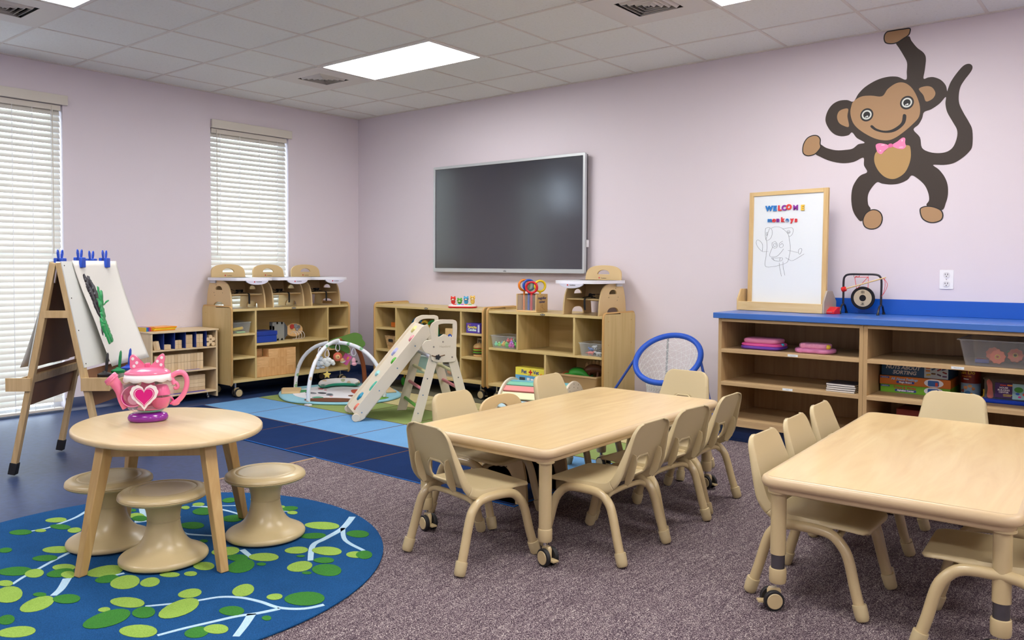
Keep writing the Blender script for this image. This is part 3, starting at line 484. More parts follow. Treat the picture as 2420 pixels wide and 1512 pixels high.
def make_table(name, label, loc, rz, grey, group):
    t = thing(name, label, 'table', loc, rz, group)
    w, d, z = .76, 1.53, .457
    lf = lambda o: rrect(w-2*o, d-2*o, max(.055-o, .012), 6)
    B().slab(lf, [(.024, z-.002), (.020, z)], cap=True).build('tabletop_laminate', MAPLE, t)
    edge = [(.021, z-.0005), (.012, z+.0003), (.004, z-.005), (0, z-.014), (0, z-.024), (.005, z-.033), (.014, z-.037), (.020, z-.040), (.022, z-.052), (.026, z-.056), (.034, z-.057), (.034, z-.03)]
    B().slab(lf, edge, cap=False).slab(lambda o: rrect(w-.07, d-.07, .03, 4), [(0, z-.03), (0, z-.012)]).build('edge_band', mat('edge_band_tan', '#c8b08a', .35, coat=.15), t, ang=50)
    for sx in (-1, 1):
        for sy in (-1, 1):
            x, y = sx*(w/2-.055), sy*(d/2-.06)
            b = B().lathe([(.0255, .138 if not grey else .188), (.0255, z-.06), (.036, z-.06), (.036, z-.05)], 24, T(x, y, 0)); lg = b.build('leg', SANDT, t)
            B().lathe([(.022, .12), (.0225, .125), (.0225, .2), (.02, .2)], 20, T(x, y, 0)).build('inner_tube', mat('grey_steel', '#5d5a60', .25, metal=.6), lg)
            B().lathe([(.018, .088), (.026, .09), (.0285, .098), (.0285, .134), (.027, .139), (.0255, .140), (.0225, .140)], 24, T(x, y, 0)).build('sleeve', SANDT, lg)
            c = caster(lg, x, y, .034, rz=(-14 if not grey else -143))
    return t
table1 = make_table('activity_table', 'low rectangular maple table in the middle of the carpet, ringed by seven chairs', (4.497, -2.42, .002), 0, False, 'rectangular activity tables')
table2 = make_table('activity_table', 'low rectangular maple table by the cabinets with grey bands on its legs', (5.965, -2.225, .002), 2.5, True, 'rectangular activity tables')

def make_chair(label):
    t = thing('child_chair', label, 'chair', group='sand plastic child chairs')
    # shell section along the chair's x: (x, z, half width)
    prof = catmull([(.185, .268, .138), (.175, .284, .142), (.10, .290, .146), (0, .286, .148), (-.07, .286, .150), (-.118, .300, .154), (-.150, .335, .156), (-.172, .39, .150), (-.195, .46, .138), (-.222, .545, .124)], 12)
    n = len(prof); s = [0]
    for a, b_ in zip(prof, prof[1:]): s.append(s[-1]+math.hypot(b_.x-a.x, b_.y-a.y))
    Ltot = s[-1]
    def surf(i, u):
        p = prof[i]; a = prof[max(i-1, 0)]; b_ = prof[min(i+1, n-1)]
        tx, tz = b_.x-a.x, b_.y-a.y; l = math.hypot(tx, tz); nx, nz = -tz/l*-1, tx/l*-1     # toward the sitter
        nx, nz = tz/l, -tx/l
        hw = p.z; R = .046
        for e in (s[i], Ltot-s[i]):
            if e < R: hw -= R-math.sqrt(max(0, R*R-(R-e)**2))
        k = abs(u); sg = 1 if u > 0 else -1
        bend = min(1, max(0, s[i]-.10)/.13)*min(1, (Ltot-s[i])/.20)
        if k < .84: y = hw*k/.84; off = .010*bend*(k/.84)**2
        else:
            q = (k-.84)/.16; y = hw+.006*math.sin(q*1.57); off = .010*bend-(.010+.024*bend)*q
        return Vector((p.x+nx*off, sg*y, p.y+nz*off))
    mid = next(i for i in range(n) if prof[i].x < -.125)
    U = [-1+2*j/36 for j in range(37)]
    hz0, hz1 = .316, .404
    def inhole(i, j, R0, lo):
        p = surf(R0+i, (U[j]+U[j+1])/2); z = p.z
        if not (hz0 < z < hz1): return False
        f = (z-hz0)/(hz1-hz0); return abs(p.y) < .072*math.sqrt(max(0, 1-f**3*.8))
    for nm, r0, r1 in (('seat', 0, mid), ('backrest', mid, n-1)):
        G = [[surf(i, u) for u in U] for i in range(r0, r1+1)]
        b = B().grid(G, keep=(lambda i, j: not inhole(i, j, r0, 0)) if nm == 'backrest' else None)
        o = b.build(nm, SAND, t, ang=60, solid=.006, recalc=True)
        if nm == 'backrest':
            def near(y, z):
                best = min(range(mid, n), key=lambda i: abs(prof[i].y-z)); p = surf(best, y/.17*.84); return Vector((p.x, y, z))
            rim = [near(.072*math.sqrt(max(0, 1-f**3*.8))*sg, hz0+(hz1-hz0)*f) for sg, fs in ((1, [0, .2, .4, .6, .8, 1]), (-1, [1, .8, .6, .4, .2, 0])) for f in fs]
            B().tube(rim, .0065, 8, closed=True).build('handle_rim', SAND, t, ang=80)
            for sg in (-1, 1):
                pts = [(-.150, .30), (-.155, .33), (-.170, .37), (-.188, .425), (-.202, .42), (-.205, .395), (-.190, .33), (-.165, .295)]
                B().prism(pts, .005, T(-.004, sg*.098+.0025, 0) @ UP).build('rib', SAND, t, bevel=.0015)
    for sg in (-1, 1):
        ft = [(-.192, sg*.175, .012), (-.165, sg*.169, .10), (-.140, sg*.164, .19), (-.120, sg*.161, .232), (-.08, sg*.158, .262), (0, sg*.156, .268), (.075, sg*.158, .262), (.115, sg*.161, .232), (.139, sg*.164, .19), (.162, sg*.169, .10), (.188, sg*.175, .012)]
        lg = B().tube(catmull(ft, 5), .0178, 14).build('leg_frame', SANDT, t, ang=60)
        for e, f_ in ((0, 1), (-1, -2)):
            p0 = Vector(ft[e]); d = (Vector(ft[f_])-p0).normalized(); q = p0-d*.012; q.z = max(q.z, .004)
            B().tube([q, q+d*.006, q+d*.02, q+d*.048, q+d*.052, q+d*.053], [.0175, .0215, .0225, .0232, .0225, .018], 16).build('foot_cap', SAND, lg, ang=50)
    for x in (-.105, .105):
        B().tube(catmull([(x, -.155, .236), (x*.9, -.10, .256), (x*.9, .10, .256), (x, .155, .236)], 5), .011, 10).build('cross_bar', SANDT, t, ang=60)
    return t
FZ = .002
chair0 = make_chair('x')
def place_chair(x, y, rz, label, first=[]):
    if not first: first.append(1); chair0.location = (x, y, FZ); chair0.rotation_euler = (0, 0, math.radians(rz)); chair0['label'] = label
    else: dup(chair0, (x, y, FZ), rz, label)
place_chair(4.520, -3.215, 80, 'sand child chair at the near end of the middle table, facing the hoop')
place_chair(4.882, -2.792, 180, 'sand child chair beside the near corner leg, first of three along the middle table')
place_chair(4.868, -2.388, 176, 'sand plastic child chair between two others along the carpet side of the middle table')
place_chair(4.842, -1.975, 182, 'sand child chair closest to the cabinets among the three along the middle table')
place_chair(4.215, -2.775, 0, 'sand child chair between the climbing ladder and the middle table')
place_chair(4.19, -1.955, 2, 'sand plastic child chair whose back hides part of the rainbow slatted rocker')
place_chair(4.485, -1.50, 270, 'sand child chair at the far end of the middle table, before the blue hoop')
place_chair(5.738, -2.697, 0, 'sand child chair right behind the caster leg of the table with grey bands')
place_chair(5.715, -2.300, 2, 'sand child chair in the middle of the three backs beside the banded table')
place_chair(5.690, -1.915, 2, 'sand child chair closest to the cabinets among the three backs beside the banded table')
place_chair(5.868, -1.395, 268, 'sand child chair at the far end of the banded table, before the boxed games')
place_chair(6.285, -2.77, 183, 'sand child chair tucked under the near edge of the banded table, back unseen')
place_chair(6.255, -2.30, 181, 'sand child chair deep under the banded table, only its legs showing')

# ---------------------------------------------------------------- round table, stools, rugs
BLUE = pile('rug_blue', '#20558a', '#15406d'); LG = pile('rug_light_green', '#96b856', '#82a346'); DG = pile('rug_mid_green', '#408238', '#346e2c'); PB = pile('rug_pale_blue', '#b4d2e4', '#a3c4d8')
def round_rug():
    b = B().m(0).lathe([(.925, 0), (.934, .003), (.934, .007), (.928, .0095), (.921, .0085)], 96)
    z = .0092; b.m(3)
    for pts, w in DATA['branches']:
        P = catmull([(x, y, 0) for x, y in pts], 5) if len(pts) > 2 else [Vector((*p, 0)) for p in pts]
        P = [p for p in P if p.length < .91]
        if len(P) < 2: continue
        Lf, Rt = [], []
        for i, p in enumerate(P):
            d = (P[min(i+1, len(P)-1)]-P[max(i-1, 0)]).normalized(); nrm = Vector((-d.y, d.x, 0)); k = w/2*1.5*(1-.30*i/len(P))
            Lf.append(p+nrm*k); Rt.append(p-nrm*k)
        b.prism([(v.x, v.y) for v in Lf+Rt[::-1]], .0012, T(0, 0, z-.0008))
    for i, (c, x, y, ax, ay, bx, by) in enumerate(DATA['leaves']):
        b.m(1 if c == 0 else 2)
        L = []
        for k in range(18):
            a = 2*math.pi*k/18; w = 1+.10*math.cos(a)
            L.append((x+ax*math.cos(a)+bx*math.sin(a)*w, y+ay*math.cos(a)+by*math.sin(a)*w))
        r = max(math.hypot(*p) for p in L)
        if r > .915: L = [(px*min(1, .915/max(math.hypot(px, py), 1e-6)), py*min(1, .915/max(math.hypot(px, py), 1e-6))) for px, py in L]
        b.prism(L, .0012, T(0, 0, z-.0004+.00004*(i % 17)))
    o = b.build('round_rug', [BLUE, LG, DG, PB, mat('rug_binding', '#12427c', .9)], loc=(3.603, -4.12, .002))
    tag(o, 'round dark blue rug with green leaves and pale branches under the small table', 'rug')
round_rug()
def patch_rug():
    cols = [pile('patch_navy', '#17305f', '#11264d'), pile('patch_light_blue', '#6f9fcb', '#6292bf'), pile('patch_green', '#8d9f60', '#7f9155'), pile('patch_yellow', '#c4b988', '#b5a97a'), pile('patch_olive', '#686553', '#5b5847')]
    ln = pile('patch_line', '#6b4c36'); bd = pile('patch_binding', '#1d5aa6')
    b = B(); x0, x1, y0 = .575, 4.262, -2.625; nx = 6; dx = (x1-x0)/nx; dy = .512
    b.m(5).b2(x0-.01, x1+.01, y0-.01, y0+5*dy+.01, 0, .003)
    b.m(6).b2(x0, x1, y0, y0+5*dy, .003, .0037)
    for j in range(5):
        b.m(j)
        for i in range(nx):
            gy0 = .004; b.b2(x0+i*dx+.0065, x0+(i+1)*dx-.0065, y0+j*dy+(.001 if j == 0 else .0065), y0+(j+1)*dy-.0065, .0037, .0045)
    o = b.build('patchwork_rug', cols+[bd, ln], loc=(0, 0, .0022)); tag(o, 'large rectangular rug of navy, light blue, green and yellow squares', 'rug')
patch_rug()
def round_table():
    t = thing('round_table', 'small light wooden round table with four splayed legs on the leafy rug', 'table', (3.494, -3.943, .0115), 0)
    M = T(0, 0, 0, rz=-5.35)
    TOP = wood('birch_tabletop', '#cdb384', '#dac49a', axis=0, scale=1.5, stretch=8, rough=.32, coat=.2)
    lf = lambda o: [(x, y) for x, y in circ(.430-o, 72, 0, 0, .352-o)]
    B().slab(lf, [(.004, .466), (0, .470), (0, .483), (.003, .4875), (.008, .489)], M).build('tabletop', TOP, t, ang=50)
    feet = [(.106, -.396), (.465, -.037), (-.044, .373), (-.41, .01)]; cx, cy = .029, -.012
    LEG = wood('leg_wood', '#b08c55', '#c5a46d', axis=2, scale=2, stretch=12)
    tops = []
    for fx, fy in feet:
        tx, ty = fx+(cx-fx)*.27, fy+(cy-fy)*.27; tops.append((tx, ty)); a = math.atan2(fy-cy, fx-cx)+math.pi/4
        rr = [[Vector((px+h*math.sqrt(2)*math.cos(a+k*math.pi/2), py+h*math.sqrt(2)*math.sin(a+k*math.pi/2), z)) for k in range(4)] for px, py, z, h in ((fx, fy, 0, .0165), (tx, ty, .466, .024))]
        b = B(); b.rings(rr); b.build('leg', LEG, t, bevel=.003)
    for i in range(4):
        a, c = Vector((*tops[i], .442)), Vector((*tops[(i+1) % 4], .442)); d = (c-a); L = d.length; ang = math.degrees(math.atan2(d.y, d.x)); m_ = (a+c)/2
        B().box(0, 0, 0, L-.03, .018, .045, T(m_.x, m_.y, m_.z, rz=ang)).build('apron', LEG, t, bevel=.001)
round_table()
def make_stool(loc, label):
    t = thing('wobble_stool', label, 'stool', loc, 0, 'sand wobble stools')
    P2 = mat('stool_plastic', '#bfac82', .3, spec=.5)
    pr = catmull([(.135, 0, 0), (.158, .006, 0), (.163, .016, 0), (.158, .027, 0), (.140, .037, 0), (.115, .050, 0), (.088, .074, 0), (.068, .112, 0), (.060, .152, 0), (.061, .182, 0), (.068, .210, 0), (.082, .230, 0)], 4)
    B().lathe([(p.x, p.y) for p in pr], 48).build('base', P2, t, ang=70)
    B().lathe([(.060, .157), (.0605, .1585), (.0612, .1585), (.0612, .161), (.0605, .161)], 48).build('waist_seam', P2, t)
    pr = [(.080, .229), (.12, .237), (.150, .244), (.160, .249), (.164, .253), (.1648, .2555), (.1615, .2575), (.1645, .2595), (.1625, .267), (.154, .274), (.138, .2785), (.126, .280), (.122, .279), (.1205, .2765), (.118, .2785), (.10, .2765), (.05, .273), (.01, .272)]
    B().lathe(pr, 48).build('seat', P2, t, ang=50)
    return t
st = make_stool((3.675, -4.06, .0115), 'sand wobble stool standing between the two near legs of the round table')
dup(st, (3.737, -3.647, .0115), 0, 'sand wobble stool on the carpet side of the round table, in full view')
dup(st, (3.33, -4.11, .0115), 0, 'sand wobble stool behind the near table leg, its rim cut by the leg')

# ---------------------------------------------------------------- birch shelf units
def birch_shelf(label, loc, rz, Wd, D, cols, shelves, fixed, Hh=.785, z0=.10, zb=.140, casters=True, group='birch classroom shelf units'):
    """cols: uprights (x, z0, z1); shelves: (x0, x1, z top); local front is -y"""
    t = thing('shelf_unit', label, 'shelf', loc, rz, group); th = .019
    def pan(x, nm='side_panel'):
        r = .035; o = []
        for cy, cz, a0 in ((-r, Hh-r, 0), (-D+r, Hh-r, 90)):
            for k in range(6): a = math.radians(a0+18*k); o.append((cy+r*math.cos(a), cz+r*math.sin(a)))
        o += [(-D, z0+.015), (-D+.015, z0), (0, z0)]
        p = B().prism(o, th, Matrix.Translation((x, 0, 0)) @ SIDE).build(nm, BIRCH, t, bevel=.003)
        b = B()
        for sx in (x-.0006, x+th+.0006):
            for yy in (-.06, -D+.06):
                for zz in (.16, .34, .55, .73): b.cyl((sx-.0008, yy, zz), (sx+.0008, yy, zz), .0045, n=10)
        b.build('screw_cap', BIRCHE, p)
        b = B(); b.tube([(x+th/2, y, z) for y, z in o[3:9]+o[9:14]], .0102, 8, up=(1, 0, 0)); b.build('edge_trim', BIRCHE, p, ang=60)
    pan(0); pan(Wd-th)
    x0, x1 = th, Wd-th
    B().b2(x0, x1, -D+.008, -.002, fixed-.02, fixed).build('top_board', BIRCHH, t, bevel=.001)
    B().b2(x0, x1, -D+.008, -.002, zb-.022, zb).build('bottom_board', BIRCHH, t, bevel=.001)
    B().b2(x0, x1, -.012, -.002, zb, fixed-.02).build('back_panel', BIRCHH, t)
    for x, a, b_ in cols: B().b2(x, x+.018, -D+.010, -.012, a, b_).build('divider', BIRCH, t, bevel=.001)
    for a, b_, z in shelves: B().b2(a, b_, -D+.010, -.012, z-.018, z).build('shelf_board', BIRCHH, t, bevel=.001)
    text('brand', .014, mat('badge_ink', '#e8e4d8', .5), t, T(Wd/2, -D+.0055, fixed-.010) @ UP, ext=.0002, name='badge_lettering')
    B().prism(circ(.024, 20, Wd/2, fixed-.010, .008), .002, T(0, -D+.008, 0) @ UP).build('badge', mat('badge_dark', '#3a3528', .4), t)
    if casters:
        for x in (.075, Wd-.075):
            for y in (-.06, -D+.055): caster(t, x, y, .040, h=zb-.02)
    return t
shA = birch_shelf('birch shelf unit on casters under the window blind, topped by three feeding seats', (.012, -1.797, .0005), 90, 1.295, .458,
            [(.242, .155, .751), (1.028, .155, .751)], [(.019, .242, .557), (.019, .242, .352), (.260, 1.028, .460), (1.046, 1.276, .560), (1.046, 1.276, .357)], .771, .790, .115, .155)
shB = birch_shelf('birch shelf unit in the room corner with wicker baskets, a toy keyboard on top', (.775, -.006, .0068), 0, 1.40, .454,
            [(.287, .155, .751), (1.115, .155, .751)], [(.019, .287, .559), (.019, .287, .350), (.305, 1.115, .455), (1.133, 1.381, .565), (1.133, 1.381, .358)], .771, .790, .115, .155)
shC = birch_shelf('birch shelf unit holding the pet game box, one feeding seat on top', (2.205, -.004, .0068), 0, 1.18, .456,
            [(.319, .457, .751), (.886, .457, .751), (.606, .155, .439)], [(.019, 1.161, .457)], .771, .790, .115, .155)

# ---------------------------------------------------------------- feeding seats
def make_seat(label, loc, rz, tall=False):
    t = thing('feeding_seat', label, 'child seat', loc, rz, 'wooden feeding seats with white trays')
    PLY = mat('seat_ply', '#d2b684', .42, coat=.1)
    side = [(p.x, p.y) for p in catmull([(.168, 0, 0), (.165, .06, 0), (.155, .13, 0), (.128, .20, 0), (.07, .243, 0), (-.04, .252, 0), (-.115, .235, 0), (-.148, .16, 0), (-.163, .06, 0), (-.168, 0, 0)], 4)]
    aw, ah = (.105, .145) if tall else (.072, .058)
    foot = [(aw*math.copysign(abs(math.cos(math.radians(a)))**.7, math.cos(math.radians(a))), ah*math.sin(math.radians(a))**.8 if 0 < a < 180 else 0) for a in range(180, -1, -12)]
    outline = side+foot
    D_ = [(.045, .165)]+[(.045*math.cos(math.radians(a)), .170+.030*math.sin(math.radians(a))) for a in range(0, 181, 20)]+[(-.045, .165)]
    for sg in (-1, 1):
        p = B().prism([outline] if tall else [outline, D_], .014, T(0, sg*.165+.007, 0) @ UP).build('side_panel', PLY, t, bevel=.003)
        b = B()
        for x, z in ((-.06, .14), (.055, .14), (-.05, .115), (-.03, .21)): b.cyl((x, sg*.1735-.0005, z), (x, sg*.1735+.0005, z), .0035, n=8)
        b.build('bolt', mat('bolt_dark', '#6b6258', .4, metal=.6), p)
    bk = [(p.x, p.y) for p in catmull([(-.165, .10, 0), (-.168, .2, 0), (-.168, .30, 0), (-.155, .355, 0), (-.10, .387, 0), (0, .396, 0), (.10, .387, 0), (.155, .355, 0), (.168, .30, 0), (.168, .2, 0), (.165, .10, 0)], 4)]
    hole = [(.058*math.cos(math.radians(a)), .322+.036*math.sin(math.radians(a))) for a in range(0, 181, 15)]
    bk2 = [(max(-.156, min(.156, x)) if z < .25 else x, z) for x, z in bk]
    M = T(-.078, 0, 0) @ Matrix.Rotation(math.radians(-7), 4, 'Y') @ T(0, 0, .0) @ SIDE
    bo = B().prism([bk2, hole], .013, M).build('backrest', PLY, t, bevel=.003)
    Ml = T(-.078, 0, 0) @ Matrix.Rotation(math.radians(-7), 4, 'Y')
    B().cyl(Ml @ Vector((.0131, -.035, .292)), Ml @ Vector((.0145, -.035, .292)), .006, n=14).build('logo_dot', mat('logo_red', '#c8202b', .5), bo)
    text('Foundations', .010, mat('logo_ink', '#3a2a2a', .5), bo, Ml @ T(.0137, .008, .290) @ SIDE, name='logo')
    B().b2(-.10, .135, -.158, .158, .118+.045*tall, .130+.045*tall).build('seat_board', PLY, t, bevel=.003)
    PW = mat('tray_white', '#e9eaf2', .3)
    tr = [(p.x, p.y) for p in catmull([(.255, -.15, 0), (.27, 0, 0), (.255, .15, 0), (.20, .196, 0), (.05, .203, 0), (-.09, .203, 0), (-.115, .19, 0), (-.105, .172, 0), (.02, .155, 0), (.065, .08, 0), (.075, 0, 0), (.065, -.08, 0), (.02, -.155, 0), (-.105, -.172, 0), (-.115, -.19, 0), (-.09, -.203, 0), (.05, -.203, 0), (.20, -.196, 0)], 4, True)]
    ty = B().prism(tr, .024, T(0, 0, .250)).build('tray', PW, t, bevel=.006)
    B().prism([(.11*math.cos(math.radians(a)), -.038*math.sin(math.radians(a))) for a in range(0, 181, 12)], .012, T(.268, 0, .252) @ SIDE).build('tray_lip', mat('tray_lilac', '#d6d6e6', .3), ty, bevel=.003)
    B().cyl((.281, -.03, .240), (.2825, -.03, .240), .006, n=12).build('logo_dot', mat('logo_red', '#c8202b', .5), ty)
    text('Foundations', .011, mat('logo_ink', '#3a2a2a', .5), ty, T(.2812, .015, .240) @ SIDE, name='logo')
    for sg in (-1, 1): B().b2(-.10, -.03, sg*.170, sg*.186, .225, .252).build('tray_bracket', mat('bracket_grey', '#c4c6cc', .3), t, bevel=.003)
    ST = mat('strap_black', '#141416', .7); b = B()
    for pts in ([(-.05, -.09, .134), (-.01, -.05, .165), (.02, -.02, .15), (.05, .01, .148), (.07, .03, .136)], [(-.05, .09, .134), (0, .06, .16), (.03, .02, .16), (.05, -.03, .142), (.08, -.05, .136)],
                [(.06, -.06, .133), (.04, .0, .142), (.06, .05, .135)]):
        b.tube(catmull(pts, 5), .010, 6, flat=.22, up=(0, 0, 1))
    b.box(.03, .0, .158, .035, .03, .012); b.tube(catmull([(.13, .02, .134), (.143, .02, .128), (.146, .02, .10), (.144, .022, .04)], 5), .010, 6, flat=.22, up=(1, 0, 0)); b.build('strap', ST, t, ang=60)
    return t
s0 = make_seat('wooden feeding seat on the shelf top, first of three from the block shelf', (.245, -1.603, .772), 0)
s0.scale = (1.18, 1, .985)
dup(s0, (.245, -1.188, .772), 0, 'wooden feeding seat between two others on the shelf under the window')
dup(s0, (.245, -.766, .772), 0, 'wooden feeding seat on the shelf top, the one beside the room corner')
dup(s0, (3.148, -.235, .7783), -90, 'wooden feeding seat alone on the shelf below the TV screen')
s9 = make_seat('tall wooden feeding seat on the floor between two chairs beside the middle table', (4.135, -2.425, .0068), 0, True); s9.scale = (1.1, 1.02, 1.235)

# ---------------------------------------------------------------- block shelf with unit blocks
def block_shelf():
    t = thing('block_shelf', 'low wooden shelf of building blocks with navy dividers, beside the easel', 'shelf', (.012, -2.425, .0005), 90)
    Wd, D = .59, .315; P = wood('pale_birch', '#d3bb93', '#e0caa4', axis=0, scale=2, stretch=8, rough=.5); PV = wood('pale_birch_upright', '#cfb78f', '#dcc69f', axis=2, scale=2, stretch=8, rough=.5)
    for x in (0, Wd-.016): B().b2(x, x+.016, -D, 0, .02 if x else .02, .59).build('side_panel', PV, t, bevel=.002)
    B().b2(-.008, Wd+.008, -D-.006, 0, .590, .604).build('top_board', P, t, bevel=.003)
    B().b2(.016, Wd-.016, -.010, -.002, .06, .59).build('back_panel', P, t)
    for z in (.455, .268, .077): B().b2(.016, Wd-.016, -D, -.01, z-.014, z).build('shelf_board', P, t, bevel=.001)
    nv = mat('divider_navy', '#243a86', .45)
    for k in range(1, 6): B().b2(.016+k*.094, .020+k*.094, -D+.006, -.012, .455, .588).build('divider', nv, t)
    B().b2(.017, .48, -.02, -.0105, .456, .588).build('bin_back', nv, t)
    for x, w in ((.30, .13), (.17, .32)):
        B().b2(x, x+w, -D+.004, -D+.05, .2683 if w < .2 else .0773, .2693 if w < .2 else .0783).build('paper_label', mat('label_purple', '#5a4fa8', .6), t)
    for x in (.07, Wd-.07):
        for y in (-.05, -D+.05): B().cyl((x-.008, y, .016), (x+.008, y, .016), .0155, n=16).cyl((x, y, .02), (x, y, .063), .005, n=8).b2(x-.012, x+.012, y-.008, y+.008, .024, .034).build('caster', CHROME, t)
block_shelf()
BLK = [wood('block_wood', '#d9bd93', '#e5cda6', axis=2, scale=6, stretch=5, rough=.55), wood('block_wood_dark', '#ccac80', '#dac096', axis=2, scale=6, stretch=5, rough=.55)]
def bw(lx, ly, lz): return (.012-ly, -2.425+lx, .0005+lz)          # block shelf local -> world
def block(lx0, lx1, ly0, ly1, z0, z1, label, group, name='wooden_block', k=None, M=None):
    w, d, h = lx1-lx0, abs(ly1-ly0), z1-z0
    c = bw((lx0+lx1)/2, (ly0+ly1)/2, z0)
    o = B().box(0, 0, h/2, d-.0006, w-.0006, h-.0006, M).build(name, BLK[random.randrange(2) if k is None else k], bevel=.0012, loc=c)
    return tag(o, label, 'toy block', group)
ORD = 'first second third fourth fifth sixth seventh eighth ninth tenth eleventh twelfth thirteenth fourteenth fifteenth'.split()
def blk_meshes():
    F = -.305
    # middle shelf: two storeys of upright unit blocks
    for r in range(2):
        for i in range(15):
            z = .2685+r*.0690; x = .045+i*.0285
            block(x, x+.028, F+.02, F+.09, z, z+.0685, 'upright wooden block, %s row of the block shelf, %s from its corner end' % (('lower', 'upper')[r], ORD[14-i]), 'upright blocks, %s' % ('upper row' if r else 'lower row'))
    for i in range(4):
        z = .0785+i*.034
        block(.12, .50, F+.04, F+.11, z, z+.0335, 'long plank block in the pile at the bottom of the block shelf, %s' % ('lowest', 'second from below', 'third from below', 'topmost')[i], 'plank blocks', 'plank_block')
    g = 'blocks in the navy compartments'
    for i, sx in enumerate((.022, .048)):
        block(sx+.018, sx+.044, F+.01, F+.06, .4556, .528, 'wooden block leaning in the first compartment, %s' % ('against the side wall' if not i else 'beside the navy divider'), g, M=Matrix.Rotation(math.radians(13), 4, 'X'))
    block(.116, .180, F+.01, F+.07, .4556, .493, 'single wooden block lying in the second navy compartment', g)
    for i in range(2):
        for j in range(2): block(.210+.033*i, .242+.033*i, F+.01, F+.05, .4556+.0345*j, .4896+.0345*j, 'square wooden block in the third navy compartment, %s on the %s' % (('lower', 'upper')[j], ('easel side', 'corner side')[i]), g)
    for j in range(3): block(.304, .370, F+.01, F+.07, .4556+.0365*j, .4916+.0365*j, 'flat wooden block in the fourth navy compartment, %s of three' % ('lowest', 'middle', 'topmost')[j], g)
    for j in range(3):
        for i in range(2): block(.399+.033*i, .431+.033*i, F+.01, F+.06, .4556+.0365*j, .4916+.0365*j, 'square wooden block in the fifth navy compartment, %s on the %s' % (('lowest', 'middle', 'topmost')[j], ('easel side', 'corner side')[i]), g)
    pos = [(.506, .473, 'low, by the divider'), (.556, .473, 'low, by the side wall'), (.531, .4935, 'in the middle'), (.506, .514, 'high, by the divider'), (.556, .514, 'high, by the side wall'), (.531, .5345, 'on top')]
    for x, z, wh in pos:
        o = B().cyl((-.03, 0, 0), (.03, 0, 0), .0168, n=24).build('cylinder_block', BLK[0], bevel=.001, loc=bw(x, F+.03, z)); tag(o, 'round wooden cylinder block in the last compartment, %s' % wh, 'toy block', 'cylinder blocks')
blk_meshes()
for i, (c, z) in enumerate((('#f0a42c', 0), ('#e9d22f', 1), ('#ee9a2a', 2))):
    nm = ('lowest', 'middle', 'topmost')[i]
    o = B().b2(-.075, .075, -.10, .10, 0, .0105).build('plastic_tile', mat('tile_'+c[1:], c, .3), bevel=.002, loc=(.15+.004*i, -2.265+.006*i, .605+.011*i)); o.rotation_euler = (0, 0, .12)
    tag(o, '%s plastic tile lying flat on the block shelf, %s of the flat pile' % (('orange', 'yellow', 'amber')[i], nm), 'toy', 'coloured plastic tiles on the block shelf')
for i, c in enumerate(('#e2892f', '#c94d5f', '#9c3f8f', '#3b56c8', '#2f9fc0', '#e2b93a')):
    o = B().b2(-.07, .07, -.004, .004, 0, .034).build('plastic_tile', mat('tile_'+c[1:], c, .3), bevel=.0015, loc=(.155, -2.383-.0105*i+.012, .605)); o.rotation_euler = (0, 0, .12)
    tag(o, '%s plastic tile standing on edge on the block shelf' % ('orange', 'red', 'purple', 'blue', 'teal', 'gold')[i], 'toy', 'coloured plastic tiles on the block shelf')

BEFORE = set(o.name for o in SC.objects)
# ---------------------------------------------------------------- what stands in the birch shelves
CLEARP = clear('clear_plastic', '#f4f8fa', .05, .1, .22)
def open_bin(name, label, cat, w, d, h, m, loc, rz=0, taper=.03, rim=.012, group=None, th=.003):
    t = thing(name, label, cat, loc, rz, group)
    lo = lambda o: rrect(w-2*taper-2*o, d-2*taper-2*o, .012, 4); hi = lambda o: rrect(w-2*o, d-2*o, .014, 4)
    b = B(); R = [[Vector((x, y, 0)) for x, y in lo(0)], [Vector((x, y, h)) for x, y in hi(0)], [Vector((x, y, h)) for x, y in hi(th)], [Vector((x, y, th)) for x, y in lo(th)]]
    b.rings(R); b.build('bin_body', m, t, ang=30)
    if rim: B().prism([rrect(w+rim, d+rim, .018, 4), hi(.001)], .006, T(0, 0, h-.004)).build('bin_rim', m, t, bevel=.001)
    return t
def solid_obj(name, label, cat, build, mats, loc, rz=0, group=None, bevel=0, ang=35):
    b = B(); build(b); o = b.build(name, mats, bevel=bevel, ang=ang, loc=loc, rot=(0, 0, math.radians(rz))); return tag(o, label, cat, group)
# shelf A (by the window)
open_bin('clear_bin', 'clear plastic bin with yellow toys in the top cubby under the window blind', 'storage bin', .19, .24, .095, CLEARP, (.235, -1.616, .549), 90, .012)
solid_obj('toy_tube', 'yellow tube toy lying inside the clear bin under the window', 'toy', lambda b: b.cyl((-.06, -.02, .022), (.05, .03, .034), .014, n=16).m(1).cyl((.05, .03, .034), (.056, .033, .0348), .015, n=16), [mat('toy_yellow', '#e2bb2e', .4), mat('toy_wood', '#d8b27a', .5)], (.26, -1.61, .551), 70)
solid_obj('toy_plate', 'pale green flat toy piece on the floor of the clear bin', 'toy', lambda b: b.prism(rrect(.08, .05, .01, 3), .008), mat('toy_mint', '#a9dca0', .4), (.30, -1.60, .5525), 80)
def bluebox(b): b.b2(-.10, .10, -.107, .107, 0, .062).m(1).b2(-.104, .104, -.111, .111, .062, .100)
solid_obj('storage_box', 'dark blue lidded box on the wide shelf above the wooden cube blocks', 'box', bluebox, [mat('box_blue', '#1b3d9c', .4), mat('box_blue_lid', '#19378f', .4)], (.245, -1.36, .4505), 0, bevel=.003)
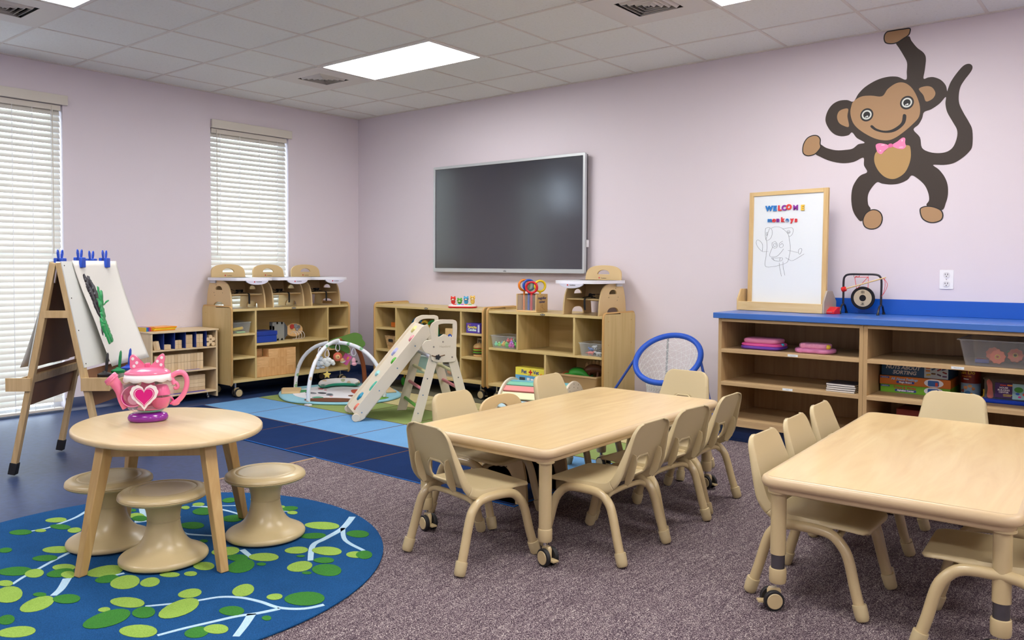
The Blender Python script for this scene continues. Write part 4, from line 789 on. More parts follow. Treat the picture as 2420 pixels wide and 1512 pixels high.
def bead_toy():
    t = thing('bead_toy', 'wooden activity toy lying down, grey castle end and looped wires', 'toy', (.16, -1.06, .4505), 0)
    g = mat('castle_grey', '#8d8f8a', .5); dk = mat('castle_roof', '#4d5258', .5); wd = mat('toy_oval_wood', '#d9b27c', .5)
    cre = [(-.17, 0), (-.13, .0), (-.13, .018), (-.11, .018), (-.11, 0), (-.085, 0), (-.085, .018), (-.065, .018), (-.065, 0), (-.05, 0), (-.05, .165), (-.065, .165), (-.065, .148), (-.085, .148), (-.085, .168), (-.115, .168), (-.115, .150), (-.135, .150), (-.135, .17), (-.175, .17), (-.175, .135), (-.155, .135), (-.155, .1), (-.16, .1), (-.16, .03), (-.17, .03)]
    B().prism(cre, .05, T(.05, 0, 0) @ SIDE).build('castle_wall', g, t, bevel=.002)
    B().prism([(-.05, .005), (-.015, .045), (-.015, .12), (-.05, .16)], .05, T(.05, 0, 0) @ SIDE).build('castle_roof', dk, t, bevel=.002)
    o = B().prism([(.075+.095*math.cos(a*.26), .085+.062*math.sin(a*.26)) for a in range(24)], .02, T(.06, 0, 0) @ SIDE).build('oval_board', wd, t, bevel=.003)
    for y, z, r, c in ((.045, .118, .022, '#b23a34'), (.085, .122, .02, '#85878a'), (.118, .112, .018, '#6f7174'), (.10, .09, .014, '#8f9194')):
        B().cyl((.08, y, z), (.092, y, z), r, n=20).build('disc', mat('disc_'+c[1:], c, .4), o, bevel=.002)
    b = B()
    for k in range(4): b.tube(catmull([(.085, .03+.03*k, .05), (.12, .035+.03*k, .075), (.15, .045+.03*k, .05), (.14, .05+.03*k, .01), (.10, .04+.03*k, .004)], 5), .0022, 6)
    b.build('wire_loop', mat('wire_white', '#dcdcdc', .3), o)
bead_toy()
CUBE = [wood('cube_wood_a', '#cf9f66', '#e2b67f', axis=1, scale=5, stretch=6, rough=.55, dist=3), wood('cube_wood_b', '#c79459', '#dcae76', axis=2, scale=5, stretch=6, rough=.55, dist=3)]
def cube(y0, y1, x1, z0, z1, label):
    o = B().box(0, 0, (z1-z0)/2, .092, y1-y0-.001, z1-z0-.001).build('wooden_cube', CUBE[random.randrange(2)], bevel=.0015, loc=(x1-.046, (y0+y1)/2, z0)); tag(o, label, 'toy block', 'wooden cubes stacked under the window')
rw = ('bottom', 'middle', 'top'); cl = ('block shelf side', 'centre', 'room corner side')
for j in range(3):
    for i in range(3): cube(-1.343+i*.0975, -1.343+(i+1)*.0975, .352, .141+j*.082, .141+(j+1)*.082, 'wooden cube block in the %s row of the square stack, %s' % (rw[j], cl[i]))
for j in range(2): cube(-1.472, -1.3435, .352, .141+j*.088, .141+(j+1)*.088, 'wide wooden block in the two-high stack beside the divider, %s' % ('bottom', 'top')[j])
for j in range(3): cube(-1.472, -1.3435, .252, .141+j*.082, .141+(j+1)*.082, 'wooden block in the rear stack behind the two-high one, %s' % rw[j])
# shelf B (room corner)
WICK = wood('wicker', '#b58f5c', '#d8b884', axis=0, scale=22, stretch=3, rough=.7)
def basket(label, loc, w=.175, d=.2, h=.125):
    t = open_bin('wicker_basket', label, 'basket', w, d, h, WICK, loc, 0, .02, 0, 'wicker baskets', th=.006)
    b = B()
    for k in range(9):
        f = k/8; o = .02*(1-f)
        b.tube([(x, y, .008+(h-.008)*f) for x, y in rrect(w-2*o+.002, d-2*o+.002, .014, 3)], .0045, 6, closed=True)
    for x, y in rrect(w-.0, d-.0, .014, 3)[::1]: b.tube([(x*(1-.04/w), y*(1-.04/d), 0), (x, y, h)], .003, 5)
    for s in range(-3, 4): b.tube([(s*.022*.82, -(d/2-.019), 0), (s*.022, -(d/2+.003), h)], .003, 5); b.tube([((w/2-.019), s*.024*.82, 0), ((w/2+.003), s*.024, h)], .003, 5)
    b.build('wicker_weave', WICK, t, ang=60)
    B().prism(rrect(.06, .028, .008, 3, 0, h*.68), .002, T(0, -d/2-.0035, 0) @ UP).build('handle_opening', DARK, t)
basket('wicker basket in the middle cubby, behind the slide top', (.872, -.235, .338)); basket('wicker basket in the bottom cubby, mostly behind the slide', (.872, -.235, .141))
solid_obj('toy_register', 'orange and yellow toy in the top corner cubby above the baskets', 'toy', lambda b: b.m(0).b2(-.05, .05, -.05, .05, 0, .045).m(1).cyl((0, 0, .045), (0, 0, .065), .035, n=16).m(2).cyl((0, 0, .065), (0, 0, .075), .018, n=12).cyl((-.02, 0, .08), (.02, 0, .088), .008, n=8), [mat('toy_orange', '#c76a1f', .5), mat('toy_brownish', '#8a6a2c', .5), mat('toy_yellow', '#e2bb2e', .4)], (.875, -.24, .551), 0, bevel=.003)
def arch_toy():
    t = thing('bead_frame_toy', 'blue and yellow bead frame toy seen through the climber handles', 'toy', (1.22, -.22, .445), 0)
    for x, c, r in ((-.1, '#1f6f96', .085), (0, '#d2ab2b', .07), (.10, '#2c8f4a', .075)):
        B().tube([(x+r*math.cos(math.radians(a)), 0, .06+r*1.6*math.sin(math.radians(a))) for a in range(0, 181, 12)], .012, 8).build('arch', mat('arch_'+c[1:], c, .4), t, ang=60)
    B().b2(-.2, .2, -.05, .05, 0, .06).build('base', mat('toy_teal_base', '#2b7f8c', .5), t, bevel=.004)
    for k, c in enumerate(('#c23c3c', '#2d6fc0', '#e2bb2e', '#3c9a4a')): B().ell((-.14+.09*k, -.01, .10+.02*(k % 2)), .02).build('bead', mat('bead_'+c[1:], c, .3), t)
arch_toy()
def card_block():
    t = thing('picture_block', 'wooden picture block with a blue elephant on the wide shelf', 'toy', (1.660, -.33, .445), 12)
    B().b2(-.05, .05, -.012, .012, 0, .135).build('block_body', PINEV, t, bevel=.002)
    b = B().m(0).prism(circ(.022, 20, 0, .062, .026), .001, T(0, -.012, 0) @ UP).prism(circ(.012, 14, -.018, .048, .016), .001, T(0, -.012, 0) @ UP).prism(rrect(.008, .025, .003, 2, .02, .04), .001, T(0, -.012, 0) @ UP)
    b.m(1).prism(circ(.007, 12, .004, .065), .0008, T(0, -.013, 0) @ UP); b.m(2).prism(rrect(.07, .016, .006, 3, 0, .018), .001, T(0, -.012, 0) @ UP); b.build('elephant_picture', [mat('elephant_blue', '#2b4fa8', .5), mat('elephant_ear', '#dfe8f4', .5), mat('picture_green', '#3e9c63', .5)], t)
card_block()
solid_obj('teal_bin', 'pale teal plastic bin on the bottom of the corner shelf unit', 'storage bin', lambda b: b.slab(lambda o: rrect(.26-2*o, .24-2*o, .02, 4), [(.03, 0), (0, .17), (.004, .17), (.034, .006)]).m(1).prism([rrect(.28, .26, .025, 4), rrect(.258, .238, .02, 4)], .012, T(0, 0, .160)), [mat('teal_plastic', '#8fb0a8', .45), mat('teal_rim', '#b5c4c0', .45)], (1.26, -.22, .141), 0, ang=30)
tb = open_bin('clear_bin', 'clear plastic bin of orange toys seen between the ladder rungs', 'storage bin', .24, .22, .11, CLEARP, (1.66, -.24, .141), 0, .015)
for k, (x, y, z, r, c) in enumerate(((-.05, -.04, .035, .03, '#c9772e'), (.03, -.05, .03, .026, '#a94a1f'), (.0, .03, .035, .032, '#8c5a2a'), (.06, .02, .03, .026, '#c9772e'), (-.06, .05, .028, .024, '#7a3a20'))):
    o = B().ell((0, 0, 0), (r, r, r*.9)).build('toy_ball', mat('foodtoy_'+c[1:], c, .5), loc=(1.66+x, -.24+y, .145+z)); tag(o, '%s round toy food piece in the clear bin behind the ladder, %s' % (('orange', 'rust', 'brown', 'amber', 'dark')[k], ('front', 'front corner', 'middle', 'side', 'back')[k]), 'toy', 'toy food in a clear bin')
solid_obj('stacking_rings_toy', 'stack of blue and orange toy cups between shelf and ladder', 'toy', lambda b: b.m(1).cyl((0, 0, 0), (0, 0, .04), .05, n=20).m(2).cyl((0, 0, .04), (0, 0, .10), .042, .05, n=20).m(0).cyl((0, 0, .10), (0, 0, .115), .045, n=20).m(1).cyl((0, 0, .115), (0, 0, .13), .05, n=20), [mat('cup_blue', '#3d8fb3', .4), mat('cup_orange', '#d07a2c', .4), mat('cup_brown', '#8d5a28', .5)], (1.72, -.10, .141), bevel=.002)
def text_box(name, label, cat, w, d, h, loc, rz, cols, lines, group=None, extra=None):
    """printed carton: body, lettering on the front face (local -y), optional extra printed shapes"""
    t = thing(name, label, cat, loc, rz, group)
    B().b2(-w/2, w/2, -d/2, d/2, 0, h).build('carton', cols, t, bevel=.0012)
    for (s, size, col, x, z, kw) in lines: text(s, size, mat('ink_'+col[1:], col, .5), t, T(x, -d/2-.0008, z) @ UP, ext=.0003, **kw)
    if extra: extra(t, -d/2)
    return t
def quad(t, x0, x1, z0, z1, y, col, name='print', r=.002):
    B().prism(rrect(x1-x0, z1-z0, r, 3, (x0+x1)/2, (z0+z1)/2), .0006, T(0, y, 0) @ UP).build(name, mat('print_'+col[1:], col, .5), t)
text_box('learning_game_box', 'small purple game box in the upper cubby of the corner shelf unit', 'game box', .16, .10, .085, (1.95, -.30, .557), 0, mat('box_purple', '#4d3a9e', .45),
         [('Favorite', .032, '#e8d94a', -.01, .052, {'bold': .001}), ('Candies', .030, '#d4efe8', -.01, .028, {'bold': .001}), ('Pretend', .012, '#f08a5a', -.045, .074, {})], extra=lambda t, y: quad(t, .055, .075, .01, .075, y-.0003, '#cfd4ee'))
def burger():
    t = thing('toy_hamburger', 'stacking toy hamburger with bun, lettuce and tomato on the shelf', 'toy', (1.955, -.27, .347))
    L = [('bun_bottom', .0, .018, .052, '#dcb277'), ('patty', .018, .032, .05, '#4a2c1a'), ('lettuce', .032, .040, .058, '#59a836'), ('patty', .040, .052, .05, '#5a3a22'), ('cheese', .052, .058, .055, '#e6c23a'), ('lettuce', .058, .066, .057, '#6cb23c'), ('tomato', .066, .076, .050, '#c3402a')]
    for n_, a, b_, r, c in L: B().lathe([(r-.004, a), (r, a+.002), (r, b_-.002), (r-.004, b_)], 28).build(n_, mat('burger_'+c[1:], c, .5), t)
    B().lathe([(.052, .076), (.054, .082), (.048, .098), (.03, .111), (.008, .116)], 28).build('bun_top', mat('burger_bun', '#e0b87c', .45), t)
    B().cyl((0, 0, .116), (0, 0, .126), .005, n=8).build('peg', PINE, t)
burger()
solid_obj('photo_card', 'photo card box standing behind the toy hamburger', 'card', lambda b: b.m(0).b2(-.06, .06, -.008, .008, 0, .15).m(1).b2(-.05, .05, -.0088, -.008, .015, .135), [mat('card_white', '#dedad0', .5), mat('card_grey', '#77756e', .5)], (1.925, -.19, .347), 0)
def piano():
    t = thing('toy_keyboard', 'toy keyboard with four animal heads on the corner shelf unit', 'toy', (1.70, -.215, .7665), 38); t.scale = (1.12, 1.05, .92)
    B().slab(lambda o: rrect(.235-2*o, .11-2*o, .045, 6), [(.01, 0), (0, .006), (0, .012), (.004, .015)]).build('base', mat('toy_red', '#d5232a', .3), t, ang=50)
    B().slab(lambda o: rrect(.235-2*o, .11-2*o, .045, 6), [(.003, .015), (.002, .026), (.012, .032)]).build('casing', WHITE, t, ang=50)
    for k, c in enumerate(('#e23b3b', '#35b4e0', '#a640c8', '#f08a2a', '#5ac23e')): B().box(-.06+.03*k, -.03, .034, .026, .03, .008).build('key', mat('key_'+c[1:], c, .3), t, bevel=.002)
    for k, (c, h) in enumerate((('#e0352b', .05), ('#55b83c', .035), ('#4aa6d6', .052), ('#ecc25a', .058))):
        x = -.078+.052*k; m_ = mat('animal_'+c[1:], c, .35)
        a = B().ell((x, .02, .036+h*.45), (.018, .016, h*.5)).ell((x, .012, .036+h), (.022, .02, .019)).ell((x-.013, .012, .036+h+.018), (.007, .006, .009)).ell((x+.013, .012, .036+h+.018), (.007, .006, .009)).build('animal', m_, t)
        b = B().m(0).ell((x-.007, -.006, .04+h), .004, n=8, m=6).ell((x+.007, -.006, .04+h), .004, n=8, m=6).m(1).ell((x, -.007, .030+h), (.010, .006, .007), n=10, m=6); b.build('animal_face', [BLACK, mat('muzzle', '#f1e3c2', .4)], a)
piano()
# shelf C (below the TV)
cb1 = open_bin('clear_bin', 'clear plastic bin of bright pop beads in the upper cubby below the TV', 'storage bin', .27, .22, .105, CLEARP, (2.305, -.262, .447), 0, .014)
k = 0
for x, y, z, c, nm in ((-.10, -.07, .025, '#7fe0b0', 'mint'), (-.06, -.075, .025, '#8fe05a', 'pale green'), (-.02, -.07, .028, '#e8a83c', 'amber'), (.01, -.06, .03, '#4fc42e', 'green'), (.03, -.078, .022, '#38b52c', 'deep green'), (.06, -.075, .024, '#d63fb8', 'magenta'), (.09, -.075, .024, '#c532a8', 'purple'), (.105, -.06, .03, '#46c23a', 'leaf green'), (.0, -.03, .058, '#d8343c', 'red'), (.03, -.02, .062, '#c82c3c', 'dark red'), (.065, -.03, .055, '#3f8f3a', 'forest green'), (.10, -.025, .06, '#3468c8', 'blue'), (.115, -.04, .045, '#e8a03c', 'orange'), (.05, -.045, .045, '#b048d0', 'violet'), (-.05, -.02, .03, '#e8c23c', 'yellow'), (-.09, 0, .025, '#58c8c0', 'teal')):
    o = B().ell((0, 0, 0), (.019, .018, .0165), n=14, m=9).cyl((0, 0, .012), (.004, -.01, .022), .006, n=8).build('pop_bead', mat('bead_'+c[1:], c, .2), loc=(2.305+x, -.262+y+.0, .449+z)); tag(o, '%s plastic pop bead in the clear bin below the TV' % nm, 'toy bead', 'pop beads in a clear bin')
open_bin('clear_bin', 'clear plastic bin of small toy animals beside the end panel below the TV', 'storage bin', .215, .22, .10, CLEARP, (3.195, -.262, .447), 0, .012)
def critter(label, loc, m_, s=1, rz=0):
    b = B().ell((0, 0, .02), (.028, .013, .012), n=12, m=8).ell((.03, 0, .028), (.012, .009, .009), n=10, m=7).tube([(-.026, 0, .022), (-.045, .006, .014)], .004, 6)
    for x in (-.015, .015):
        for y in (-.009, .009): b.cyl((x, y, .012), (x, y*1.3, 0), .0045, n=6)
    o = b.build('toy_animal', m_, loc=loc, rot=(0, 0, math.radians(rz))); o.scale = (s, s, s); tag(o, label, 'toy animal', 'toy animals in a clear bin')
for i, (x, y, z, c, nm, rz) in enumerate(((-.02, -.07, .004, '#e2766c', 'pink', 20), (-.03, -.05, .03, '#3c5fa0', 'blue', 160), (.05, -.06, .004, '#c9ccd0', 'pale grey', 200), (.0, -.02, .006, '#3b2f2a', 'dark brown', 60), (.03, -.03, .036, '#6b5a48', 'brown', 10), (-.05, -.01, .01, '#2b2d33', 'black', 120), (.06, .0, .02, '#8a8c90', 'grey', 300), (.0, -.05, .05, '#b9bcc2', 'white', 340))):
    critter('%s toy animal in the clear bin next to the shelf end panel' % nm, (3.195+x, -.262+y, .45+z), mat('critter_'+c[1:], c, .5), .9, rz)
def vetbox(t, y):
    quad(t, -.155, .155, .0, .092, y-.0002, '#5fa6d8', 'blue_print', .001); quad(t, -.012, .028, .116, .128, y-.0004, '#c8252b', 'cross'); quad(t, .002, .014, .102, .142, y-.0004, '#c8252b', 'cross')
    for x0, x1, z0, z1, c in ((-.11, -.05, .035, .075, '#3a4048'), (-.03, .0, .05, .075, '#e8eef2'), (.01, .04, .045, .07, '#e8eef2'), (.06, .11, .04, .07, '#2a5fa8'), (-.10, -.07, .012, .028, '#1f4f96'), (-.02, .02, .012, .03, '#d4443a'), (.05, .09, .01, .028, '#c98a4a'), (.10, .145, .03, .075, '#b07a44')): quad(t, x0, x1, z0, z1, y-.0008, c, 'product_picture')
    B().prism(circ(.015, 16, .12, .105), .0006, T(0, y-.0004, 0) @ UP).build('seal', mat('print_e8a02a', '#e8a02a', .5), t)
text_box('vet_game_box', 'yellow and blue pet vet play set box on the bottom shelf below the TV', 'game box', .31, .10, .155, (2.575, -.285, .1415), -2, mat('box_yellow', '#e8dc52', .45),
         [('Pet', .042, '#1f3f86', -.062, .122, {'bold': .0012}), ('Vet', .042, '#1f3f86', .066, .122, {'bold': .0012}), ('doctor set', .012, '#c8252b', .01, .098, {})], extra=vetbox)
solid_obj('tan_bin', 'tan plastic tub full of toy dinosaurs on the bottom shelf below the TV', 'storage bin', lambda b: b.slab(lambda o: rrect(.40-2*o, .25-2*o, .02, 4), [(.025, 0), (0, .135), (.004, .135), (.03, .006)]).prism([rrect(.415, .265, .025, 4), rrect(.398, .248, .02, 4)], .014, T(0, 0, .130)), mat('tan_plastic', '#b0946a', .45), (3.045, -.235, .1415), 0, ang=30)
def dino(label, loc, c, plates=None, s=1, rz=0):
    m_ = mat('dino_'+c[1:], c, .5)
    pts = catmull([(-.13, 0, .015), (-.08, 0, .035), (-.03, 0, .06), (.03, 0, .058), (.07, 0, .035), (.10, 0, .04), (.125, 0, .03)], 4); n = len(pts)
    rad = [.006+.034*math.sin(math.pi*min(1, (i/(n-1))*1.05))**1.3 if i < n*.75 else .016 for i in range(n)]
    t = thing('toy_dinosaur', label, 'toy', loc, rz, 'toy dinosaurs in the tan tub'); t.scale = (s, s, s)
    B().tube(pts, rad, 12).build('body', m_, t, ang=80)
    for x in (-.03, .04):
        for y in (-.022, .022): B().cyl((x, y, .04), (x+.004, y*1.3, 0), .011, .009, n=10).build('leg', m_, t)
    if plates:
        for k in range(6):
            x = -.075+.028*k; z = .075+.035*math.sin(math.pi*(k+.8)/6.5); B().prism([(x-.014, z-.02), (x-.01, z+.012), (x, z+.026), (x+.01, z+.012), (x+.014, z-.02)], .005, T(0, .0025, 0) @ UP).build('back_plate', mat('dino_plate', plates, .5), t)
dino('large green toy dinosaur lying on the heap in the tan tub', (3.02, -.28, .235), '#2f8f2c', rz=190, s=.95)
dino('brown plated toy dinosaur against the end panel in the tan tub', (3.115, -.18, .262), '#5f3620', '#b08a55', s=1.0, rz=200)
dino('dark green toy dinosaur in the middle of the tan tub', (2.96, -.20, .225), '#2a6b2c', rz=20); dino('small rust toy dinosaur at the divider side of the tan tub', (2.89, -.25, .225), '#8a4a26', s=.7, rz=80); dino('lime toy dinosaur at the front of the tan tub', (2.95, -.315, .225), '#5fae34', s=.55, rz=10)
def magnifier_box():
    t = thing('magnifier_stand', 'wooden stand lettered magnifier center holding coloured magnifiers', 'toy stand', (2.525, -.25, .7665), 0)
    P = PINEV; W2, D2 = .21, .155
    B().b2(-W2/2, W2/2, -D2/2, D2/2, 0, .012).build('base', PINE, t, bevel=.002)
    B().b2(W2/2-.012, W2/2, -D2/2, D2/2, .012, .148).build('label_panel', P, t, bevel=.002)
    B().b2(-W2/2, -W2/2+.012, -D2/2, D2/2, .012, .148).build('end_panel', P, t, bevel=.002)
    B().b2(-W2/2+.012, W2/2-.012, D2/2-.008, D2/2, .012, .148).build('back_panel', mat('stand_back', '#8a5f45', .5), t)
    B().b2(-W2/2+.012, W2/2-.012, -D2/2, -D2/2+.004, .012, .14).build('clear_front', CLEARP, t)
    M = T(W2/2+.0003, 0, 0) @ SIDE; ink = mat('ink_navy', '#27346f', .5)
    text('magnifier', .031, ink, t, M @ T(0, .115, 0), bold=.0008); text('center', .031, ink, t, M @ T(0, .085, 0), bold=.0008)
    B().tube([(W2/2+.001, .012*math.cos(a*.5)+.0, .048+.014*math.sin(a*.5)) for a in range(13)], .001, 5, closed=True).tube([(W2/2+.001, .008, .036), (W2/2+.001, .03, .018)], .0012, 5).build('glass_drawing', mat('drawing_brown', '#a07848', .5), t)
magnifier_box()
def magnifier(c, nm, x, y, rz, tz, label, lens):
    t = thing('magnifying_glass', label, 'magnifying glass', (x, y, .7795), rz, 'magnifiers in the wooden stand'); t.scale = (1.22, 1.22, 1.08)
    m_ = mat('mag_'+c[1:], c, .3)
    B().tube([(.038*math.cos(math.radians(a)), 0, tz+.038*math.sin(math.radians(a))*1.08) for a in range(0, 360, 15)], .0085, 10, closed=True).build('rim', m_, t, ang=80)
    B().cyl((0, 0, .0), (0, 0, tz-.036), .009, .0065, n=12).build('handle', m_, t)
    B().cyl((0, -.002, tz), (0, .002, tz), .034, n=24).build('lens', clear('lens_'+lens[1:], lens, .12), t)
magnifier('#e8811c', 'orange', 2.455, -.268, 62, .19, 'orange magnifying glass in the wooden stand, turned edge-on', '#e0e4e4'); magnifier('#1c4fb4', 'blue', 2.50, -.262, 56, .19, 'blue magnifying glass between the orange and the red one', '#d4dce8')
magnifier('#cf1f2e', 'red', 2.545, -.282, 25, .175, 'red magnifying glass facing the room in the wooden stand', '#a8c4a8'); magnifier('#e8c81c', 'yellow', 2.590, -.225, 62, .185, 'yellow magnifying glass behind the red one', '#e4e4dc')

for o in list(SC.objects):                     # seat everything on the boards of the three units
    if o.parent or o.name in BEFORE or not o.get('category'): continue
    x, y, z = o.location
    if x < .42 and y < -.42: o.location = (x+.085, y-.087*(.6+.2*(y+1.745)/1.315), .0166+.9857*z+.0008)
    elif y > -.45 and x < 3.4: o.location = (x+.08*(1.13-.185*(x-.69)), y-.075, .0177+.9847*z+.0070)

# ---------------------------------------------------------------- counter and open cabinets
CB = mat('counter_blue', '#3767b6', .3); CBD = mat('splash_blue', '#0f56b8', .35, bump=.1, bscale=500)
def cabinet(label, x0, W2=.92):
    t = thing('open_cabinet', label, 'cabinet', (x0, -.004, .002), 0, 'open oak cabinets under the blue counter'); D = .581
    for x in (0, W2-.023): B().b2(x, x+.023, -D, 0, .10, .815).build('side_panel', OAKV, t, bevel=.001)
    B().b2(.023, W2-.023, -.02, -.008, .10, .815).build('back_panel', OAKV, t)
    B().b2(.023, W2-.023, -D, -D+.02, .795, .815).build('top_rail', OAKC, t, bevel=.001)
    B().b2(.023, W2-.023, -D, -.02, .106, .150).build('bottom_board', OAKC, t, bevel=.001)
    for z in (.614, .396): B().b2(.023, W2-.023, -D, -.02, z-.024, z).build('shelf_board', OAKC, t, bevel=.001)
    B().b2(0, W2, -D+.055, -.02, 0, .10).b2(0, W2, -D+.045, -D+.055, 0, .012).build('toe_kick', NAVYB, t)
    for z, x in ((.602, .50), (.384, .47)):
        lb = B().b2(x-.032, x+.032, -D-.001, -D, z-.007, z+.007).build('shelf_label', mat('label_white', '#dfe6ea', .5), t)
        text('Manipulatives' if z > .5 else 'Puzzles', .007, mat('ink_grey', '#5a6066', .5), lb, T(x, -D-.0012, z) @ UP, ext=.0001)
cabinet('open oak cabinet under the blue counter, holding two pink toy laptops', 4.362)
cabinet('open oak cabinet under the blue counter, holding boxed games and clear bins', 5.283)
cabinet('open oak cabinet under the blue counter beyond the edge of the photo', 6.204)
t = thing('countertop', 'long blue laminate countertop with low backsplash over the open cabinets', 'countertop', (4.332, 0, .819))
B().b2(0, 2.9, -.607, -.001, 0, .037).build('worktop', CB, t, bevel=.003)
B().b2(.0, 2.9, -.019, -.001, .037, .136).build('backsplash', CBD, t, bevel=.002)

# ---------------------------------------------------------------- tabletop whiteboard with magnet letters
TH8 = -8.0
Mb = T(4.644, -.164, .858, rz=TH8) @ Matrix.Rotation(math.radians(-1), 4, 'X')
def whiteboard():
    t = thing('tabletop_whiteboard', 'wood framed whiteboard easel standing on the blue counter', 'whiteboard', (4.644, -.164, .8575), TH8)
    L = Matrix.Rotation(math.radians(-1), 4, 'X'); cx = .012; w = .575; h = .826
    for x in (cx-w/2+.016, cx+w/2-.016): B().b2(x-.016, x+.016, -.011, .011, .012, h).build('frame_post', PINEV, t, bevel=.002).matrix_basis = L
    B().b2(cx-w/2+.032, cx+w/2-.032, -.011, .011, h-.028, h).build('frame_rail', PINE, t, bevel=.002).matrix_basis = L
    wb = B().b2(cx-w/2+.03, cx+w/2-.03, -.003, .004, .012, h-.027).build('board', mat('whiteboard_white', '#e4ebf0', .22), t); wb.matrix_basis = L
    b = B()
    for P in DATA['draw']:
        pts = catmull([(u, -.0036, v) for u, v in P], 4) if len(P) > 2 else [(u, -.0036, v) for u, v in P]
        b.tube(pts, .00085, 4)
    d = b.build('marker_drawing', mat('marker_grey', '#5b6068', .6), t, ang=80); d.matrix_basis = L
    B().b2(-.30, .315, -.088, -.072, 0, .062).build('tray_front', PINE, t, bevel=.002)
    B().b2(-.30, .315, -.072, .02, 0, .012).build('tray_base', PINE, t, bevel=.001)
    pr = [(-.088, 0), (-.088, .078), (-.045, .148), (.030, .148), (.085, .078), (.085, 0)]
    for x in (-.312, .316): B().prism(pr, .012, Matrix.Translation((x, 0, 0)) @ SIDE).build('side_panel', PINEV if x < 0 else mat('side_ply_grey', '#a89b8b', .5), t, bevel=.002)
whiteboard()
def magnet(ch, u, v, size, c, label, rot=0):
    me = text(ch, size, mat('magnet_'+c[1:], c, .3), None, Mb @ T(u, -.0072, v) @ UP @ Matrix.Rotation(math.radians(rot), 4, 'Z'), ext=.003, bold=(.0014 if ch == 'M' else .0026) if size > .045 else (.0014 if ch == 'm' else .0023), name='magnet_letter')
    tag(me, label, 'letter magnet', 'letter magnets on the whiteboard')
for (ch, c, nm, ro), (u, v) in zip((('W', '#1878c8', 'blue', -5), ('E', '#1f7fcf', 'blue', 4), ('L', '#d8323a', 'red', 0), ('C', '#8a2b9c', 'purple', -8), ('O', '#e23a2c', 'red', 0), ('M', '#8a2b9c', 'purple', 0), ('E', '#ecc23c', 'yellow', 3)), DATA['wel']):
    magnet(ch, u, v+.006, .048, c, '%s capital letter %s magnet in the upper word on the whiteboard' % (nm, ch))
for (ch, c, nm), (u, v) in zip((('m', '#1878c8', 'blue'), ('o', '#d8323a', 'red'), ('n', '#8a2b9c', 'purple'), ('k', '#d8323a', 'red'), ('e', '#1f7fcf', 'blue'), ('y', '#d8323a', 'red'), ('s', '#d8323a', 'red')), DATA['mon']):
    magnet(ch, u, v+.006, .043, c, '%s small letter %s magnet in the lower word on the whiteboard' % (nm, ch))
def red_box():
    t = thing('red_tray', 'small red plastic holder on the blue counter beside the whiteboard', 'holder', (4.978, -.225, .857), -10)
    r = mat('toy_red', '#c01f2c', .25)
    B().prism([(-.04, 0), (.04, 0), (.04, .045), (.01, .045), (-.04, .02)], .085, T(0, 0, 0, rz=90) @ T(0, .0425, 0) @ UP).build('holder_body', r, t, bevel=.003)
    B().b2(-.03, .03, -.0425, -.041, .012, .014).build('slot', mat('slot_pale', '#e8b8b4', .4), t)
red_box()
